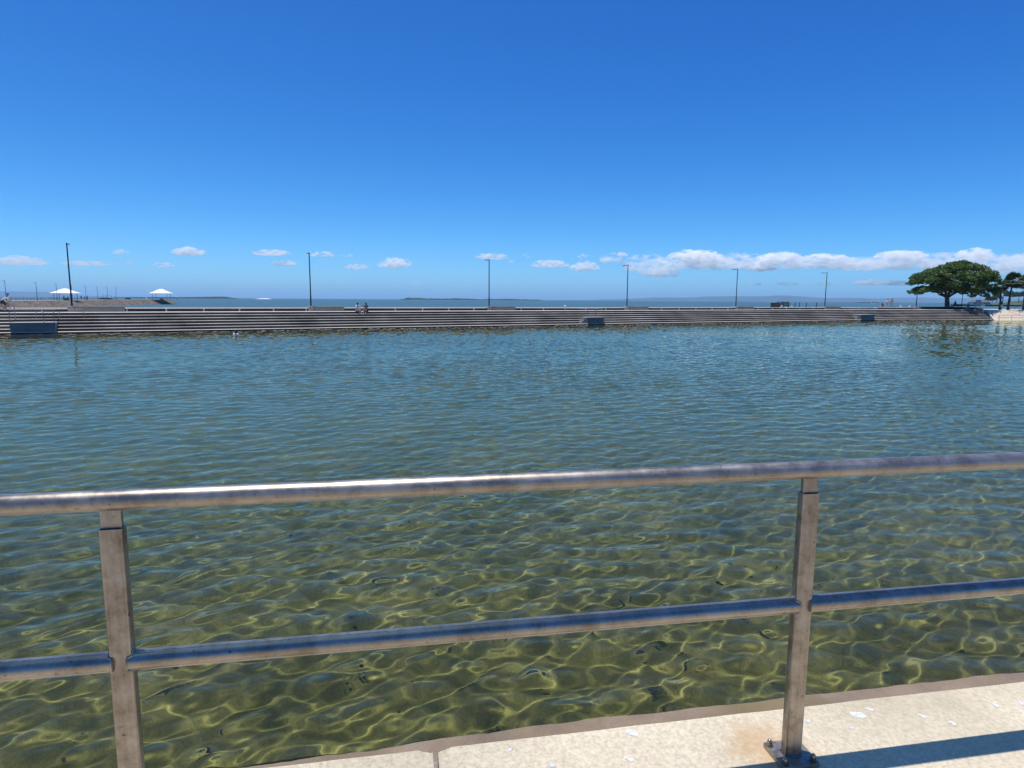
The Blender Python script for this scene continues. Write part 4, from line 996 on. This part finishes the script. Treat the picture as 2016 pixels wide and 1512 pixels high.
for bear, Y, W_, lab in ((.7230, 600, 9, 'pale low house with dull purple roof on the headland shore'), (.7370, 605, 7, 'smaller pale house right of the purple roofed house')):
    r = empty('house', (bear * Y, Y, 1.0)); tag(r, lab, 'house', 'houses on the headland')
    MB().box((0, 0, 1.3), (W_, 6, 2.6)).build('wall', M['pale'], r)
    MB().add([(-W_ * .55, -3.6, 2.6), (W_ * .55, -3.6, 2.6), (W_ * .55, 3.6, 2.6), (-W_ * .55, 3.6, 2.6), (-W_ * .25, 0, 4.4), (W_ * .25, 0, 4.4)], [(0, 1, 5, 4), (2, 3, 4, 5), (1, 2, 5), (3, 0, 4), (3, 2, 1, 0)]).build('roof', plain('purple_roof', (0.12, 0.09, 0.11), 0.8), r)
    for x in (-.3, 0, .3): MB().box((x * W_, -3.01, 1.4), (W_ * .16, 0.06, 1.1)).build('window', M['black'], r)
r = empty('flag_mast', (.7290 * 590, 590, 0.8)); tag(r, 'slim bare mast rising beside the headland houses', 'mast')
MB().lathe([(0.16, 0), (0.08, 9.5)], n=8).build('pole', M['galv'], r); MB().tube([(-1.2, 0, 7), (1.2, 0, 7)], 0.05, 6).build('yard', M['galv'], r)

# ------------------------------------------------------------------ clouds: real volumes about 20 km away
def vol(name, d, lo, hi, freq):
    m = bpy.data.materials.new(name); m.use_nodes = True; n_ = m.node_tree; n_.nodes.clear()
    vv = n_.nodes.new('ShaderNodeVolumePrincipled'); vv.inputs['Color'].default_value = (0.995, 0.995, 0.995, 1)
    vv.inputs['Anisotropy'].default_value = 0.0
    ps = n_.nodes.new('ShaderNodeNewGeometry').outputs['Position']
    mp_ = n_.nodes.new('ShaderNodeMapping'); mp_.inputs['Scale'].default_value = (1.0, 0.7, 1.9); n_.links.new(ps, mp_.inputs[0])
    t_ = texnode(n_, 'ShaderNodeTexNoise', freq, 4.0, mp_.outputs[0], Roughness=0.62)
    mr = n_.nodes.new('ShaderNodeMapRange'); mr.inputs['From Min'].default_value = lo; mr.inputs['From Max'].default_value = hi
    mr.inputs['To Max'].default_value = d; n_.links.new(t_.outputs[0], mr.inputs['Value']); n_.links.new(mr.outputs[0], vv.inputs['Density'])
    oo = n_.nodes.new('ShaderNodeOutputMaterial'); n_.links.new(vv.outputs[0], oo.inputs['Volume'])
    m.cycles.volume_step_rate = 0.25
    return m
VM = {'w': vol('cloud_wisp', 0.009, 0.45, 0.75, 0.004), 's': vol('cloud_small', 0.016, 0.47, 0.7, 0.005), 'b': vol('cloud_bank', 0.0055, 0.46, 0.72, 0.0036), 'h': vol('cloud_head', 0.012, 0.44, 0.62, 0.0040)}
CD = 20000.0
CL = [('w', -0.7649, 0.0543, 0.0675, 0.0127, 'wide flat cloud at the far left, left of the first lamp post'), ('w', -0.6600, 0.0518, 0.0572, 0.0064, 'thin cloud streak right of the first lamp post'), ('w', -0.6060, 0.0688, 0.0207, 0.0064, 'faint high puff above the streak right of the first lamp'),
 ('w', -0.6005, 0.0529, 0.0175, 0.0048, 'faint puff at the right end of the left streak'), ('s', -0.5012, 0.0702, 0.0413, 0.0111, 'bright flat cloud above the far white shelter'), ('s', -0.5409, 0.0501, 0.0254, 0.0064, 'small bright cloud just over the far white shelter'),
 ('s', -0.3741, 0.0693, 0.0477, 0.0079, 'flat cloud left of the top of the second lamp post'), ('s', -0.3542, 0.0535, 0.0318, 0.0071, 'pair of puffs below the flat cloud left of the second lamp'), ('s', -0.3090, 0.0681, 0.0175, 0.0064, 'small cloud touching the second lamp top'),
 ('s', -0.2883, 0.0674, 0.0199, 0.0071, 'small cloud right of the second lamp top'), ('w', -0.2581, 0.0668, 0.0175, 0.0056, 'faint puff farther right of the second lamp top'), ('s', -0.2423, 0.0486, 0.0302, 0.0071, 'bright low cloud above the seated couple'),
 ('s', -0.1827, 0.0537, 0.0445, 0.0135, 'ragged cloud between the second and third lamp posts'), ('w', -0.2963, 0.0253, 0.0143, 0.0040, 'tiny low puff near the horizon right of the second lamp'), ('w', -0.2788, 0.0246, 0.0159, 0.0040, 'tiny low puff above the left of the seated couple'),
 ('w', -0.1517, 0.0245, 0.0175, 0.0040, 'tiny low puff over the left end of the long island'), ('s', -0.0318, 0.0657, 0.0413, 0.0079, 'flat cloud on top of the central lamp post'), ('w', -0.0024, 0.0580, 0.0111, 0.0048, 'tiny puff just right of the central lamp top'),
 ('w', 0.0230, 0.0676, 0.0159, 0.0056, 'small faint puff right of the central flat cloud'), ('s', 0.0572, 0.0543, 0.0477, 0.0095, 'long flat cloud between third and fourth lamp posts'), ('s', 0.1104, 0.0507, 0.0381, 0.0127, 'lumpy cloud left of the fourth lamp post'),
 ('s', 0.1096, 0.0666, 0.0159, 0.0064, 'small puff above the lumpy cloud left of the fourth lamp'), ('s', 0.1700, 0.0701, 0.0143, 0.0071, 'small bright puff just left of the fourth lamp top'), ('w', 0.1525, 0.0620, 0.0286, 0.0143, 'thin veil of cloud left of the fourth lamp top'),
 ('b', 0.2081, 0.0568, 0.0635, 0.0330, 'left end of the cloud bank by the fourth lamp'), ('h', 0.2830, 0.0705, 0.0660, 0.0190, 'bright peaked head of the cloud bank left of the fifth lamp'), ('b', 0.2950, 0.0590, 0.1033, 0.0220, 'grey base of the bank under its bright peak'),
 ('b', 0.3511, 0.0640, 0.0635, 0.0290, 'part of the cloud bank behind the fifth lamp top'), ('s', 0.3828, 0.0523, 0.0477, 0.0120, 'small bright fringe below the bank right of the fifth lamp'), ('h', 0.4146, 0.0690, 0.0600, 0.0170, 'bright crest of the bank left of the sixth lamp'),
 ('b', 0.4250, 0.0590, 0.0800, 0.0180, 'grey base of the bank left of the sixth lamp'), ('h', 0.4820, 0.0700, 0.0560, 0.0120, 'bright crest of the bank above the sixth lamp'), ('b', 0.4900, 0.0610, 0.0950, 0.0200, 'grey middle of the bank behind the sixth lamp'),
 ('s', 0.2319, 0.0426, 0.0477, 0.0127, 'low ragged cloud under the left end of the bank'), ('b', 0.5417, 0.0600, 0.0953, 0.0240, 'broad grey part of the bank over the barbecue counter'), ('h', 0.6000, 0.0745, 0.0650, 0.0130, 'bright crest of the bank left of the big tree'),
 ('b', 0.6100, 0.0620, 0.0850, 0.0240, 'grey part of the bank left of the big tree'), ('b', 0.6688, 0.0635, 0.0874, 0.0318, 'part of the bank behind the left of the tree crown'), ('h', 0.7149, 0.0765, 0.0440, 0.0170, 'bright white dome cloud standing above the tree crown'),
 ('b', 0.7482, 0.0599, 0.0874, 0.0349, 'part of the bank behind the right of the tree crown'), ('b', 0.8118, 0.0643, 0.0900, 0.0397, 'part of the bank above the palms at the right edge'),
 ('w', 0.4265, 0.0263, 0.0286, 0.0048, 'tiny low streak left of the sixth lamp near the hills'), ('w', 0.4837, 0.0266, 0.0207, 0.0048, 'tiny low streak behind the sixth lamp pole'), ('s', 0.5576, 0.0294, 0.0477, 0.0071, 'low flat cloud over the hills left of the tree'),
 ('s', 0.6013, 0.0289, 0.0477, 0.0064, 'low flat cloud over the hills touching the tree'), ('w', 0.3749, 0.0260, 0.0238, 0.0040, 'tiny low streak right of the fifth lamp')]
ico = {}
for k in (4, 5):
    bm = bmesh.new(); bmesh.ops.create_icosphere(bm, subdivisions=k, radius=1); ico[k] = ([v_.co.copy() for v_ in bm.verts], [tuple(v_.index for v_ in f.verts) for f in bm.faces]); bm.free()
for i, (kd, be, el, cw, ch, lab) in enumerate(CL):
    if kd in 'bh': el -= 0.0035; ch *= 0.80
    vs0, fs0 = ico[5 if kd in 'bh' else 4]; W_, H_ = cw * CD * 1.15, ch * CD * (0.95 if kd == 'b' else 1.1); asp = W_ / H_; off = Vector((i * 7.31, i * 3.17, i * 1.7)); vs = []
    for c in vs0:
        p_ = Vector((c.x * asp * 0.62, c.y * asp * 0.45, c.z)); q_ = 0.0; a = 1.0; f = 0.85
        for oc in range(5): q_ += a * (0.75 - 2 * abs(noise.noise(p_ * f + off))); a *= 0.58; f *= 2.15
        z = c.z if c.z > 0 else c.z * 0.5
        s_ = max(0.12, 1 + 0.42 * q_ * (1.0 if c.z > -0.25 else 0.5))
        vs.append((c.x * W_ * 0.5 * (0.6 + 0.4 * s_), c.y * W_ * 0.30 * s_, (z * 1.25 - 0.22) * H_ * 0.5 * s_))
    me = bpy.data.meshes.new('cloud'); me.from_pydata(vs, [], fs0); me.materials.append(VM[kd])
    o = bpy.data.objects.new('cloud', me); col.objects.link(o); o.location = (be * CD, CD, el * CD)
    tag(o, lab, 'cloud', 'cumulus clouds low over the sea')

# ------------------------------------------------------------------ haze over the sea
hz_m = bpy.data.materials.new('sea_haze'); hz_m.use_nodes = True; n = hz_m.node_tree; n.nodes.clear()
vv = n.nodes.new('ShaderNodeVolumePrincipled'); vv.inputs['Color'].default_value = (0.46, 0.72, 1.0, 1); vv.inputs['Density'].default_value = 4.5e-5; vv.inputs['Anisotropy'].default_value = 0.0
oo = n.nodes.new('ShaderNodeOutputMaterial'); n.links.new(vv.outputs[0], oo.inputs['Volume'])
o = MB().box((0, 10000, 88.5), (50000, 30000, 183)).build('haze', hz_m); tag(o, 'thin blue sea haze over the whole bay', kind='stuff')
